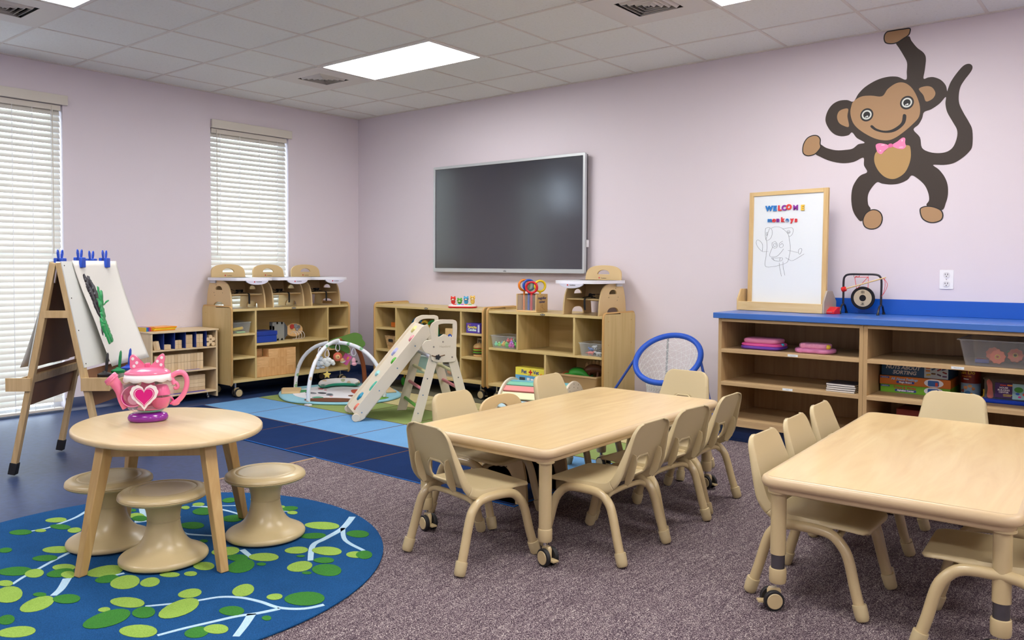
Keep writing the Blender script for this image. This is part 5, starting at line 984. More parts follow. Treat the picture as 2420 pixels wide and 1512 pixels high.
def gong():
    t = thing('gong_stand', 'black tube frame for a small gong on the blue counter', 'gong stand', (5.138, -.112, .8565)); bk = mat('black_enamel', '#1c1a22', .3)
    B().tube(catmull([(-.117, 0, .055), (-.117, 0, .13), (-.117, 0, .215), (-.108, 0, .245), (-.08, 0, .258), (0, 0, .259), (.08, 0, .258), (.108, 0, .245), (.117, 0, .215), (.117, 0, .13), (.117, 0, .055)], 4), .0068, 12).build('frame_tube', bk, t, ang=60)
    for s in (-1, 1):
        f = B().tube(catmull([(s*.117, -.068, .006), (s*.117, -.05, .035), (s*.117, -.03, .055), (s*.117, 0, .059), (s*.117, .03, .055), (s*.117, .05, .035), (s*.117, .068, .006)], 4), .0065, 10).build('foot', bk, t, ang=60)
        for y in (-.069, .069): B().cyl((s*.117, y, 0), (s*.117, y*.94, .014), .0095, .008, n=10).build('foot_cap', BLACK, f)
    cd = mat('red_cord', '#d8241c', .6)
    for s in (-1, 1): B().tube([(.045*s-.008, 0, .254), (.045*s-.008, 0, .240)], .002, 6).build('hook', CHROME, t)
    g = thing('gong', 'small black rimmed brass gong hanging in its tube frame on red cord', 'gong', (5.145, -.118, .9615), 0)
    b = B().m(0).cyl((0, .004, 0), (0, -.004, 0), .075, n=48).build('rim', mat('gong_black', '#15151a', .35, metal=.4), g, bevel=.003)
    B().prism([circ(.056, 40), circ(.021, 28)], .0012, T(0, -.004, 0) @ UP).build('bronze_ring', mat('gong_bronze', '#cfc2a4', .3, metal=.6), g)
    ik = mat('ink_black', '#1a1714', .6); gl = B()
    for z0, sg in ((.038, 1), (-.039, -1)):
        for x0, x1, zz0, zz1 in ((-.010, .010, .006, .008), (-.008, .008, .001, .003), (-.010, .010, -.004, -.002), (-.001, .001, -.010, .010), (-.010, -.008, -.009, .006 if sg > 0 else -.004), (.008, .010, -.009, .006 if sg > 0 else -.004)):
            gl.b2(x0, x1, -.0062, -.0052, z0+zz0, z0+zz1)
    gl.build('painted_sign', ik, g)
    b = B(); b.tube([(-.053, 0, .135), (-.040, -.002, .062)], .0018, 6).tube([(-.053, 0, .135), (.030, 0, .137)], .0018, 6).tube([(.030, 0, .137), (-.034, -.003, .062)], .0018, 6).tube([(.032, 0, .137), (.031, -.003, .066)], .0018, 6).tube(catmull([(-.053, 0, .128), (-.045, -.003, .14), (-.03, 0, .136), (-.022, -.003, .145)], 4), .0022, 6)
    b.build('hanging_cord', cd, g)
    m_ = thing('gong_mallet', 'wooden gong mallet with a red head resting across the cords', 'mallet', (5.13, -.128, 1.045), 0)
    B().tube([(-.095, 0, -.026), (.155, .0, .052)], .0045, 8).build('handle', PINE, m_)
    B().cyl((-.088, 0, -.024), (-.116, 0, -.033), .0165, .0165, n=16).build('head', mat('felt_red', '#cc1e1c', .8), m_, bevel=.005)
    B().tube(catmull([(.142, -.004, .046), (.152, -.004, .02), (.148, -.003, -.03), (.138, 0, -.06)], 4), .0014, 5).tube(catmull([(.142, .004, .046), (.164, .002, .01), (.155, 0, -.03), (.138, 0, -.06), (.13, 0, -.068)], 4), .0014, 5).build('wrist_cord', cd, m_)
gong()
# ---------------------------------------------------------------- what stands in the cabinets
def laptop_toy(label, x, y, layers, rz=0, knob=None):
    t = thing('toy_laptop', label, 'toy laptop', (x, y, .6175), rz, 'pink toy laptops')
    for nm, pts, z0, z1, c in layers:
        P = [(p.x, p.y) for p in catmull([(a, b_, 0) for a, b_ in pts], 5, True)]
        B().slab(lambda o, P=P: [(a*(1-o*14), b_*(1-o*14)) for a, b_ in P], [(.008, z0), (.002, z0+.004), (0, z0+.010), (0, z1-.010), (.002, z1-.004), (.008, z1)]).build(nm, mat('toy_'+c[1:], c, .28), t, ang=70)
    if knob: B().ell(knob[0], knob[1]).build('knob', mat('toy_'+knob[2][1:], knob[2], .3), t)
oval = [(-.14, 0), (-.125, .08), (-.05, .10), (.05, .10), (.125, .08), (.14, 0), (.125, -.08), (.05, -.10), (-.05, -.10), (-.125, -.08)]
sc_ = lambda L, a, b_: [(x*a, y*b_) for x, y in L]
laptop_toy('larger pink toy laptop with a purple base on the cabinet shelf', 4.612, -.42, [('base', oval, 0, .026, '#6a3ab0'), ('keyboard_part', sc_(oval, .98, .97), .018, .042, '#e85aa8'), ('lid', sc_(oval, .86, .92), .040, .072, '#e58ab4')], 0, ((.13, -.02, .035), (.012, .02, .01), '#3fb8d8'))
fl = [(-.12, -.03), (-.10, .05), (-.055, .06), (-.02, .085), (.04, .08), (.07, .05), (.11, .05), (.125, -.01), (.10, -.07), (.06, -.085), (.02, -.07), (-.02, -.085), (-.06, -.075), (-.09, -.085)]
laptop_toy('pink butterfly shaped toy laptop with a yellow knob on the cabinet shelf', 4.952, -.43, [('base', fl, 0, .030, '#e08cc0'), ('lid', sc_(fl, .78, .85), .028, .060, '#e79abf')], 0, ((.085, -.035, .042), (.020, .018, .016), '#e0c53c'))
for i in range(4):
    z = .399+i*.0125
    o = B().m(0).b2(-.085, .085, -.085, .085, .0012, .0108).m(1).b2(-.087, .087, -.087, .087, 0, .0012).b2(-.087, .087, -.087, .087, .0108, .012).build('board_book', [mat('page_white', '#e6e2dc', .6), mat('cover_%d' % (i % 2), '#2a2a34' if i < 3 else '#3a2c2a', .4)], loc=(5.148, -.47+.002*i, z)); o.rotation_euler = (0, 0, math.radians(-3+1.5*(i % 3)))
    tag(o, 'thin square board book in the stack in the cabinet, %s' % ('bottom one', 'second from the bottom', 'second from the top', 'top one')[i], 'book', 'board books stacked in the cabinet')
def gb(w):
    def f(t, y):
        cx = w*.27
        P = [(cx+.052*math.cos(a*.2618), .0265+.0245*math.sin(a*.2618)*1.0) for a in range(24)]
        B().prism(P, .0006, T(0, y-.0002, 0) @ UP).build('white_panel', mat('print_white', '#e8ecf4', .5), t)
        quad(t, cx-.032, cx+.028, .008, .042, y-.0008, '#2a63b4', 'case_picture', .008); quad(t, cx+.008, cx+.022, .010, .032, y-.0014, '#d0402c', 'card_picture', .002)
    return f
text_box('board_game_box', 'green letter tracing game box at the bottom of the pile of three games', 'game box', .385, .27, .049, (5.512, -.205, .3985), 0, mat('box_green', '#6fae28', .4),
         [('Trace & Write', .021, '#b8322c', -.055, .033, {'bold': .0006}), ('Alphabet Center', .014, '#ffffff', -.05, .016, {'bold': .0004}), ('Lakeshore', .009, '#dfe6f2', -.165, .039, {})], 'boxed games in the cabinet',
         extra=lambda t, y: (gb(.385)(t, y), quad(t, -.11, .01, .009, .023, y-.0001, '#2a3f94', 'blue_strip', .006), quad(t, -.19, -.14, .034, .044, y-.0001, '#23428c', 'brand_tag', .001)))
text_box('board_game_box', 'orange feelings game box in the middle of the pile of three games', 'game box', .39, .27, .052, (5.509, -.21, .448), 1, mat('box_orange', '#c9701f', .4),
         [('All About Feelings', .020, '#8fc4ee', -.055, .036, {'bold': .0006}), ('Magic Board', .014, '#ffffff', -.05, .018, {'bold': .0004}), ('Lakeshore', .009, '#dfe6f2', -.165, .042, {})], 'boxed games in the cabinet',
         extra=lambda t, y: (gb(.39)(t, y), quad(t, -.10, .0, .011, .025, y-.0001, '#2a3f94', 'blue_strip', .006), quad(t, -.19, -.14, .037, .047, y-.0001, '#23428c', 'brand_tag', .001)))
def nuts(t, y):
    quad(t, .055, .183, .002, .076, y-.0002, '#b9ccd8', 'tool_panel', .003)
    for k, (x, z, c, a) in enumerate(((.075, .062, '#b0502a', 0), (.075, .045, '#d07a2a', 0), (.078, .022, '#d8b030', 10), (.105, .058, '#27436a', 30), (.105, .030, '#6a4a2a', 0), (.135, .055, '#8a2a3a', 30), (.135, .025, '#4a2a4a', -20), (.16, .06, '#3a3a70', 20), (.165, .04, '#7a2a30', -20), (.165, .018, '#5a3a6a', 0))):
        B().prism(rrect(.024, .009, .003, 3), .0006, T(x, y-.0008, z) @ UP @ Matrix.Rotation(math.radians(a), 4, 'Z')).build('tool_picture', mat('print_'+c[1:], c, .5), t)
    quad(t, -.18, -.14, .070, .079, y-.0002, '#c8422a', 'red_tag', .001)
text_box('board_game_box', 'blue sorting game box on top of the pile of three games', 'game box', .372, .26, .080, (5.510, -.205, .501), -1, mat('box_navy', '#1b4f7c', .4),
         [('NUTS ABOUT', .031, '#d6dce2', -.065, .052, {'bold': .001, 'shear': .2}), ('SORTING', .031, '#d6dce2', -.055, .022, {'bold': .001, 'shear': .2})], 'boxed games in the cabinet', extra=nuts)
def can():
    t = thing('toy_canister', 'round red and blue toy canister between the games and the clear tub', 'canister', (5.790, -.22, .3985)); r = .052
    b = B(); b.m(0).cyl((0, 0, .004), (0, 0, .085), r, n=36, cap=False).m(1).cyl((0, 0, .085), (0, 0, .165), r, n=36, cap=False).m(2).cyl((0, 0, 0), (0, 0, .004), r+.001, n=36).cyl((0, 0, .165), (0, 0, .172), r+.001, n=36)
    b.build('canister_body', [mat('can_blue', '#8fb4d4', .4), mat('can_red', '#7e2620', .4), mat('can_metal', '#b0b2b4', .3, metal=.8)], t)
    def wrap(s, size, z, c, nm):
        o = text(s, size, mat('ink_'+c[1:], c, .5), t, T(0, 0, z), ext=.0003, bold=.0006, name=nm)
        for v in o.data.vertices:
            x, y, zz = v.co; a = x/(r+.0006)-math.pi/2-.35; R = r+.0006+(zz-z)*.5; v.co = (R*math.cos(a), R*math.sin(a), z+y)
    wrap('Can Do', .030, .148, '#e8c23c', 'lettering'); wrap('Treasure Kit', .011, .125, '#e8a03c', 'lettering'); wrap('Science', .010, .110, '#e0ecf4', 'lettering')
    for a, z, c, q in ((-1.9, .06, '#c98a5a', .013), (-1.5, .07, '#d8a878', .012), (-1.2, .055, '#b87848', .012), (-1.7, .03, '#3a7ab8', .015), (-1.35, .025, '#e0a03c', .008), (-2.2, .04, '#6a2a24', .012)):
        B().ell((r*math.cos(a), r*math.sin(a), z), (q, q*.2, q*.8), n=12, m=6).build('printed_shape', mat('ink_'+c[1:], c, .5), t)
can()
TUB = clear('frosted_tub', '#eceef2', .07, .3, .22)
def tub():
    t = open_bin('clear_tub', 'large frosted storage tub with orange toy gears on the top cabinet shelf', 'storage bin', .395, .36, .145, TUB, (5.978, -.375, .6175), 0, .028, .022)
    gm = mat('gear_orange', '#cf5a24', .45); gy = mat('gear_yellow', '#dcae2c', .45)
    for i, (x, y, z, rx, m_, nm) in enumerate(((5.955, -.44, .665, 78, gm, 'orange toy gear leaning inside the frosted tub, turned to the front'), (5.925, -.36, .672, 80, gm, 'orange toy gear inside the frosted tub, behind the front one'), (6.03, -.36, .67, 70, gm, 'orange toy gear inside the frosted tub at the cut edge of the photo'))):
        g = thing('toy_gear', nm, 'toy', (x, y, z), 0, 'orange toy gears in the frosted tub'); M = Matrix.Rotation(math.radians(rx), 4, 'X')
        P = []
        for k in range(36): r = .040 if k % 4 < 2 else .036; P.append((r*math.cos(k*math.pi/18), r*math.sin(k*math.pi/18)))
        B().prism([P, circ(.008, 16)], .014, M).build('gear_wheel', m_, g, bevel=.001)
        B().tube([M @ Vector((.0105*math.cos(a*.5), .0105*math.sin(a*.5), .015)) for a in range(13)], .003, 8, closed=True).build('hub_ring', gy, g)
    solid_obj('toy_connector', 'blue toy connector lying in the frosted tub', 'toy', lambda b: b.box(0, 0, .012, .07, .022, .022), mat('connector_blue', '#2c4a9c', .45), (5.875, -.42, .623), 10, bevel=.004)
    solid_obj('toy_connector', 'dark red toy connector lying behind the blue one in the frosted tub', 'toy', lambda b: b.box(0, 0, .012, .09, .018, .018), mat('connector_red', '#8a2f2a', .45), (5.88, -.35, .623), -12, bevel=.004)
    solid_obj('toy_connector', 'green toy connector between the orange gears in the frosted tub', 'toy', lambda b: b.box(0, 0, .02, .04, .03, .035), mat('connector_green', '#2f8a3c', .45), (6.00, -.30, .655), 20, bevel=.006)
tub()
def house_bin():
    t = thing('house_building_tub', 'clear tub with purple label and blue lid base, house building set', 'storage bin', (6.02, -.27, .3985))
    bl = mat('lid_blue', '#1440c0', .3)
    B().slab(lambda o: rrect(.31-2*o, .24-2*o, .02, 4), [(.004, 0), (0, .004), (0, .018), (.006, .022)]).build('blue_lid', bl, t, ang=50)
    B().slab(lambda o: rrect(.28-2*o, .21-2*o, .02, 4), [(0, .022), (0, .125), (-.006, .130), (-.006, .138), (0, .138)], cap=True).build('clear_body', CLEARP, t, ang=50)
    quad(t, -.085, .0, .034, .118, -.1055, '#3c1d5c', 'label_purple'); quad(t, .0, .125, .030, .118, -.1054, '#8fb9c4', 'label_picture')
    for s, z in (('HOUSE', .090), ('BUILDING', .077), ('CENTER', .065)): text(s, .013, mat('ink_white', '#e8e4ee', .5), t, T(-.042, -.1064, z) @ UP, ext=.0002, bold=.0004)
    quad(t, -.06, -.03, .102, .107, -.1064, '#d0402c', 'label_tag'); quad(t, -.025, .0, .102, .110, -.1064, '#e08a2c', 'label_tag'); quad(t, -.045, .0, .050, .054, -.1064, '#c8b040', 'label_line'); quad(t, -.045, -.005, .043, .046, -.1064, '#c8b040', 'label_line')
    for x, z, r, c in ((.03, .085, .022, '#3f8f3a'), (.075, .098, .012, '#d0402c'), (.025, .062, .010, '#2a5fc0'), (.06, .060, .012, '#c84a3a'), (.10, .085, .010, '#5a3a28'), (.10, .058, .010, '#e0a02c'), (.035, .045, .008, '#c83a8a'), (.09, .04, .010, '#23262c')):
        B().prism(circ(r, 14, x, z, r*.7), .0005, T(0, -.1062, 0) @ UP).build('label_toy_picture', mat('print_'+c[1:], c, .5), t)
    solid_obj('toy_saw', 'coral plastic toy saw standing inside the house building tub', 'toy', lambda b: b.prism([(p.x, p.y) for p in catmull([(-.012, 0, 0), (-.010, .05, 0), (-.016, .085, 0), (-.004, .10, 0), (.012, .08, 0), (.014, .05, 0), (.018, .0, 0)], 4, True)], .01, UP), mat('toy_coral', '#d86a58', .4), (5.905, -.335, .426), 0)
    solid_obj('toy_hook', 'small yellow plastic hook beside the house building tub', 'toy', lambda b: b.tube(catmull([(-.018, 0, .002), (-.008, 0, .012), (.008, 0, .016), (.012, 0, .04), (.010, 0, .06)], 4), .005, 8), mat('toy_yellow', '#e2bb2e', .4), (5.862, -.30, .4025), -30)
house_bin()
solid_obj('storage_box', 'dark red box deep on the lowest cabinet shelf below the boxed games', 'box', lambda b: b.m(0).b2(-.19, .19, -.13, .13, 0, .16).m(1).prism(circ(.07, 20, 0, 0), .002, T(0, 0, .16)), [mat('box_dark_red', '#7c2410', .5), mat('box_red_print', '#a03a18', .5)], (5.62, -.28, .153), 0, bevel=.003)

# ---------------------------------------------------------------- painting easel
EO = Vector((2.035, -3.777, 0)); EA = Vector((-.654, .756, 0)).normalized(); EB = Vector((.727, .687, 0)).normalized()
ED = Vector((.165, .160, -1.15)).normalized()         # down the front frame
EN = EA.cross(ED).normalized()
if EN.dot(EB) < 0: EN = -EN
ET0 = Vector((2.035, -3.777, 1.165))
def efr(s, t, o=0): return ET0+EA*s+ED*t+EN*o          # point on the front frame plane
def easel():
    t = thing('painting_easel', 'two-sided wooden painting easel on black rubber feet by the floor-length blind', 'easel', (0, 0, .0005))
    AW = wood('easel_wood', '#bd9f70', '#d6bb8b', axis=2, scale=2, stretch=12, rough=.45)
    back = lambda s, tt, o=0: (lambda p: p-2*((p-(EO+EB*-.028)).dot(EB))*EB)(efr(s, tt, o))      # mirrored across the ridge
    for fn, nm in ((efr, 'front'), (back, 'rear')):
        for s in (.017, .603):
            L = 1.168
            c = []
            for tt in (-.0, L):
                c.append([fn(s+a, tt, b_) for a, b_ in ((-.017, -.03), (.017, -.03), (.017, 0), (-.017, 0))])
            lg = B(); lg.rings(c); lg = lg.build('leg', AW, t, bevel=.002)
            rr = [[fn(s+a*1.2, tt, b_) for a, b_ in ((-.017, -.034), (.017, -.034), (.017, .004), (-.017, .004))] for tt in (L-.058, L+.006)]
            for r in rr[1:]:
                for p in r: p.z = max(p.z, 0)
            b = B(); b.rings(rr); b.build('rubber_foot', BLACK, lg, bevel=.002)
        for tt, w in ((.62, .045), (.0, .035)):
            c = [[fn(s, tt+a, b_) for a, b_ in ((0, -.028), (w, -.028), (w, -.008), (0, -.008))] for s in (.034, .586)]
            b = B(); b.rings(c); b.build('cross_rail', AW, t, bevel=.001)
        # boards: white face outside, brown hardboard inside
        c = [[fn(s, tt, b_) for s, tt in ((0, -.004), (.62, -.004), (.62, .585), (0, .585))] for b_ in (.001, .006)]
        b = B(); b.rings(c); bd = b.build('painting_board', mat('easel_white', '#dcdfda', .35), t)
        c = [[fn(s, tt, b_) for s, tt in ((.034, .0), (.586, .0), (.586, .585), (.034, .585))] for b_ in (-.004, .0005)]
        b = B(); b.rings(c); b.build('hardboard_back', mat('hardboard', '#835c40', .6), bd)
        c = [[fn(s, tt, b_) for s, tt in ((.034, .60), (.586, .60), (.586, .80), (.034, .80))] for b_ in (-.012, -.007)]
        b = B(); b.rings(c); b.build('lower_panel', mat('hardboard', '#835c40', .6), t)
        b = B()
        for s in (.02, .60):
            for tt in (.02, .2, .38, .565): b.cyl(fn(s, tt, .006), fn(s, tt, .008), .0035, n=8)
        b.build('board_screw', mat('screw_dark', '#3a3836', .4, metal=.6), bd)
        # tray sticking outward at leg height
        sg = 1 if nm == 'front' else -1; z0, z1 = .470, .538
        P = lambda s, q, z: (lambda p: p+EB*(sg*q))(Vector(fn(s, .655, 0)).copy().xy.to_3d()+Vector((0, 0, z)))
        def tb(s0, s1, q0, q1, za, zb, nm2):
            if nm == 'rear' and q1 > .1: q0, q1 = (q0-.02 if q0 > .1 else q0), q1-.02
            b = B(); b.rings([[P(s0, q0, za), P(s1, q0, za), P(s1, q1, za), P(s0, q1, za)], [P(s0, q0, zb), P(s1, q0, zb), P(s1, q1, zb), P(s0, q1, zb)]]); b.build(nm2, AW, t, bevel=.001)
        tb(.0, .62, .0, .125, z0, z0+.008, 'tray_base'); tb(.0, .62, .117, .125, z0, z1-.02, 'tray_front')
        for s in (-.012, .608): tb(s, s+.012, -.025, .125, z0-.004, z1, 'tray_end')
    # side spreaders at mid height and metal hinges
    for s in (.0, .60):
        a, c = efr(s+.008, .285, -.015), back(s+.008, .285, -.015); b = B(); b.box(0, 0, 0, (a-c).length, .018, .040, Matrix.Translation((a+c)/2) @ Matrix.Rotation(math.atan2((a-c).y, (a-c).x), 4, 'Z')); b.build('spreader', AW, t, bevel=.001)
        p = efr(s+.017, .0, -.01); B().cyl(p+EB*-.02, p+EB*.01, .006, n=10).tube([p+EB*-.012, p+EB*-.03+Vector((0, 0, -.11))], .006, 6).build('hinge', CHROME, t)
easel()
def paper(name, label, fn, mat_, parent_cat='paper', pb=None):
    o = B().grid(fn).build(name, mat_, solid=.0008, ang=180, recalc=False); return tag(o, label, parent_cat)
def pfun(s, v):
    """paper surface: s across 0..1, v down 0..1; the free lower corners curl off the board"""
    s0 = .105+.10*v**1.2; s1 = .632-.03*v
    o = .0115+.095*(s**2.2)*(v**1.8)+.045*((1-s)**4)*math.sin(min(1, v*1.4)*math.pi*.62)*v
    o += .014*math.sin(s*7+v*3)*v*s
    return efr(s0+(s1-s0)*s, -.008+.622*v, o)
PAP = mat('paper_white', '#dddbd4', .7)
def painting():
    t = thing('child_painting', 'sheet of white paper with black and green paint strokes clipped to the easel', 'painting', (0, 0, 0))
    G = [[pfun(i/20, j/20) for i in range(21)] for j in range(21)]
    B().grid(G).build('paper_sheet', PAP, t, solid=.0008, ang=180)
    def onto(s, tt):
        v = min(1, max(0, (tt+.008)/.622)); s0 = .105+.10*v**1.2; s1 = .632-.03*v; q = (s-s0)/(s1-s0); e = 1e-3
        q = min(.98, max(.02, q))
        p = pfun(q, v); n = (pfun(q+e, v)-p).cross(pfun(q, v+e)-p).normalized()
        return p+(n if n.dot(EN) > 0 else -n)*.0012
    for nm, key, c, ws in (('black_stroke', 'pb', '#26232a', (.026, .032, .024, .014)), ('green_stroke', 'pg', '#17964f', (.018, .018, .036, .026, .005, .020))):
        b = B()
        for P, w in zip(DATA[key], ws):
            C_ = catmull([(s, tt, 0) for s, tt in P], 5); L_, R_ = [], []
            for i, p in enumerate(C_):
                d = C_[min(i+1, len(C_)-1)]-C_[max(i-1, 0)]; d = d.normalized() if d.length else Vector((0, 1, 0)); ww = w*(.45+.55*math.sin(math.pi*(i+.6)/(len(C_)+.4)))*(.8+.4*random.random())
                L_.append(onto(p.x-.012-d.y*ww, p.y+d.x*ww)); R_.append(onto(p.x-.012+d.y*ww, p.y-d.x*ww))
            b.grid([L_, R_])
        b.build(nm, mat('paint_'+c[1:], c, .35), t, recalc=False, solid=.0003, ang=180)
painting()
o = B().grid([[(lambda p: p-2*((p-(EO+EB*-.028)).dot(EB))*EB)(efr(.03+.5*i/12, -.004+.60*j/12, .008+.05*(j/12)**2*(1-i/12)**2)) for i in range(13)] for j in range(13)]).build('paper_sheet', PAP, solid=.0008, ang=180)
tag(o, 'blank paper sheet hanging on the window face of the easel', 'paper')
def clip(s, label, side):
    t = thing('easel_clip', label, 'clip', efr(s, -.002, -.022 if side < 0 else .006), 0, 'blue plastic clips on top of the easel'); t.rotation_euler = (0, 0, math.atan2(EA.y, EA.x)); t.scale = (1.15, 1.1, 1.15)
    bl = mat('clip_blue', '#1f4fc4', .3)
    for yy in (-.014, .014):
        b = B().b2(-.020, .020, yy-.008, yy+.008, -.028 if yy*side < 0 else -.002, .022).build('jaw', bl, t, bevel=.003)
    for x in (-.014, .014):
        B().prism([[(q.x, q.y) for q in catmull([(x-.006, .020, 0), (x-.009+x*.3, .045, 0), (x*1.5, .062, 0), (x+.009+x*.3, .045, 0), (x+.006, .020, 0)], 4)], circ(.0032, 10, x*1.3, .050, .007)], .006, T(0, .003, 0) @ UP).build('grip', bl, t, bevel=.001)
for i, (s, sd) in enumerate(((.040, -1), (.195, 1), (.385, -1), (.49, 1))): clip(s, 'blue plastic clip on the easel ridge, %s from its near end' % ('first', 'second', 'third', 'fourth')[i], sd)
def cup(s, c, nm, label, bh):
    P = Vector(efr(s, .655, 0)).xy.to_3d()+EB*.062+Vector((0, 0, .4795)); t = thing('paint_cup', label, 'paint cup', P, 0, 'paint cups in the easel tray')
    B().lathe([(.026, 0), (.030, .004), (.034, .062), (.032, .062), (.028, .006)], 24).build('cup_body', clear('cup_clear', '#c8d0cc', .3, .2), t)
    B().lathe([(.035, .055), (.037, .058), (.037, .070), (.030, .073), (.012, .080), (.010, .086)], 24).build('cup_lid', mat('cuplid_'+c[1:], c, .35), t)
    b = thing('paint_brush', '%s paint brush standing in the %s paint cup' % (nm, nm), 'paint brush', P+Vector((0, 0, .012)), 0, 'paint brushes in the easel tray'); M = Matrix.Rotation(math.radians(-6), 4, 'X')
    B().tube([M @ Vector((0, 0, z)) for z in (.03, .08, .13, bh-.01, bh)], [.006, .0075, .0085, .0065, .002], 10).build('handle', mat('cuplid_'+c[1:], c, .35), b)
    B().tube([M @ Vector((0, 0, z)) for z in (0, .012, .03)], [.004, .008, .006], 8).build('bristle', mat('bristle_dark', '#2a2420', .9), b)
cup(.075, '#1d1c20', 'black', 'paint cup with black lid in the easel tray beside the near leg', .175); cup(.235, '#12804a', 'green', 'paint cup with green lid in the middle of the easel tray', .17); cup(.36, '#1c46b4', 'blue', 'paint cup with blue lid in the easel tray behind the toy teapot', .17)

# ---------------------------------------------------------------- pink toy teapot
def teapot():
    t = thing('toy_teapot', 'pink toy teapot with clear body, polka dot bow and purple base', 'toy teapot', (3.367, -3.965, .502), 56); t.scale = (.88, .94, 1.0)
    # local: spout toward -x, handle toward +x, front toward -y
    pk = mat('teapot_pink', '#f07fa4', .22, coat=.3); pp = mat('teapot_purple', '#8a2398', .2, coat=.4); wh = mat('teapot_white', '#f0eef0', .3); hp = mat('teapot_hot_pink', '#d81b86', .25)
    e = lambda r, z, k=.62: (r, z, k)
    def ering(prof, n=40, k=.66): return [[Vector((r*math.cos(2*math.pi*i/n), r*k*math.sin(2*math.pi*i/n), z)) for i in range(n)] for r, z in prof]
    b = B(); b.rings(ering([(.080, 0), (.088, .006), (.090, .016), (.084, .028), (.070, .034), (.05, .036)])); b.build('base', pp, t, ang=70)
    b = B(); b.rings(ering([(.055, .036), (.085, .052), (.108, .085), (.117, .120), (.113, .150), (.098, .178), (.094, .190)], k=.72), cap=False); b.build('clear_body', clear('teapot_clear', '#fbf2f6', .06, .04), t, ang=80)
    b = B(); n = 80
    top = [Vector((.100*math.cos(2*math.pi*i/n), .074*math.sin(2*math.pi*i/n), .197)) for i in range(n)]
    bot = [Vector((.108*math.cos(2*math.pi*i/n), .080*math.sin(2*math.pi*i/n), .174-.008*abs(math.sin(2*math.pi*i/n*5.5)))) for i in range(n)]
    b.rings([top, bot], cap=False); b.build('lace_collar', wh, t, solid=.003, ang=60)
    b = B(); b.rings(ering([(.100, .195), (.103, .200), (.100, .206), (.080, .216), (.05, .223), (.01, .226)], k=.74)); b.build('lid', pk, t, ang=60)
    bow = B(); K = T(0, .004, 0) @ UP
    for s in (-1, 1):
        P = [(p.x, p.y) for p in catmull([(s*.006, .228, 0), (s*.028, .244, 0), (s*.05, .272, 0), (s*.068, .279, 0), (s*.077, .262, 0), (s*.072, .238, 0), (s*.074, .221, 0), (s*.040, .222, 0), (s*.010, .222, 0)], 4, True)]
        bow.prism(P, .022, T(0, .011, 0) @ UP)
    bw_ = bow.build('bow', pk, t, bevel=.004)
    b = B()
    for x, z in ((-.063, .262), (-.046, .245), (-.058, .231), (.063, .264), (.044, .249), (.060, .234)): b.cyl((x, -.0105, z), (x, -.0135, z), .0066, n=16)
    b.build('polka_dot', wh, bw_, bevel=.0008); B().b2(-.011, .011, -.015, .014, .220, .242).build('bow_knot', mat('teapot_pink_dark', '#e8608f', .25), bw_, bevel=.003)
    # spout: flat trumpet
    sp = catmull([(-.098, 0, .055), (-.112, 0, .09), (-.122, 0, .13), (-.140, 0, .160), (-.158, 0, .180)], 4); n = len(sp)
    B().tube(sp, [.014+.010*math.sin(math.pi*i/(n-1)*.5)+(.010 if i > n-4 else 0)*(i-(n-4))/3 for i in range(n)], 16, up=(0, 1, 0)).build('spout', pk, t, ang=70)
    B().cyl((-.150, 0, .172), (-.166, 0, .190), .032, .030, n=24).build('spout_rim', pk, t, bevel=.004)
    B().tube(catmull([(.118, 0, .150), (.108, 0, .168), (.100, 0, .178), (.112, 0, .188), (.135, 0, .198), (.158, 0, .194), (.172, 0, .172), (.172, 0, .140), (.158, 0, .105), (.135, 0, .080), (.112, 0, .068)], 5), .0115, 12).build('handle', pk, t, ang=80)
    B().tube(catmull([(.104, 0, .166), (.118, 0, .158), (.130, 0, .150), (.134, 0, .138), (.125, 0, .131), (.116, 0, .138)], 5), .0075, 10).ell((.120, 0, .070), (.022, .011, .012)).build('handle_scroll', pk, t, ang=80)
    # heart panel
    def heart(s, n=60):
        out = []
        for i in range(n):
            a = 2*math.pi*i/n; x = 16*math.sin(a)**3; z = 13*math.cos(a)-5*math.cos(2*a)-2*math.cos(3*a)-math.cos(4*a); out.append((x*s, z*s))
        return out
    K = T(-.004, -.0835, .116) @ Matrix.Rotation(math.radians(3), 4, 'X') @ UP
    H0 = heart(.0036, 160); sc = []
    for i, (x, z) in enumerate(H0):
        r = 1+.055*abs(math.sin(i/160*math.pi*18)); sc.append((x*r, z*r))
    hb = B().prism(sc, .004, K).build('heart_lace', wh, t, bevel=.001)
    B().prism(heart(.0028), .0015, K @ T(0, 0, .0045)).build('heart_panel', hp, hb); B().prism([heart(.00255), heart(.00243)], .0008, K @ T(0, 0, .0062)).build('heart_stitch', wh, hb)
    return t
teapot()
tp = lambda x, y, z: Matrix.Translation((3.367, -3.965, .502)) @ Matrix.Rotation(math.radians(56), 4, 'Z') @ Vector((x*.88, y*.94, z))
def toy_cup(x, y, z, label, c='#e83a92', ry=0, rx=0, s=1.0):
    t = thing('toy_teacup', label, 'toy cup', tp(x, y, z), 56, 'toy teacups in the clear teapot'); M = Matrix.Rotation(math.radians(ry), 4, 'Y') @ Matrix.Rotation(math.radians(rx), 4, 'X') @ Matrix.Scale(s, 4)
    B().lathe([(.020, 0), (.026, .006), (.034, .028), (.037, .044), (.034, .044), (.030, .028), (.021, .009)], 24, M).build('bowl', mat('cup_'+c[1:], c, .25), t, ang=60)
    B().tube([M @ Vector((.034+.012*math.sin(math.radians(a)), 0, .026+.013*math.cos(math.radians(a)))) for a in range(0, 181, 20)], .003, 8).build('handle', mat('cup_'+c[1:], c, .25), t)
toy_cup(-.060, .022, .088, 'magenta toy cup facing out of the clear teapot on the spout side', '#d8148a', 0, 68, 1.25)
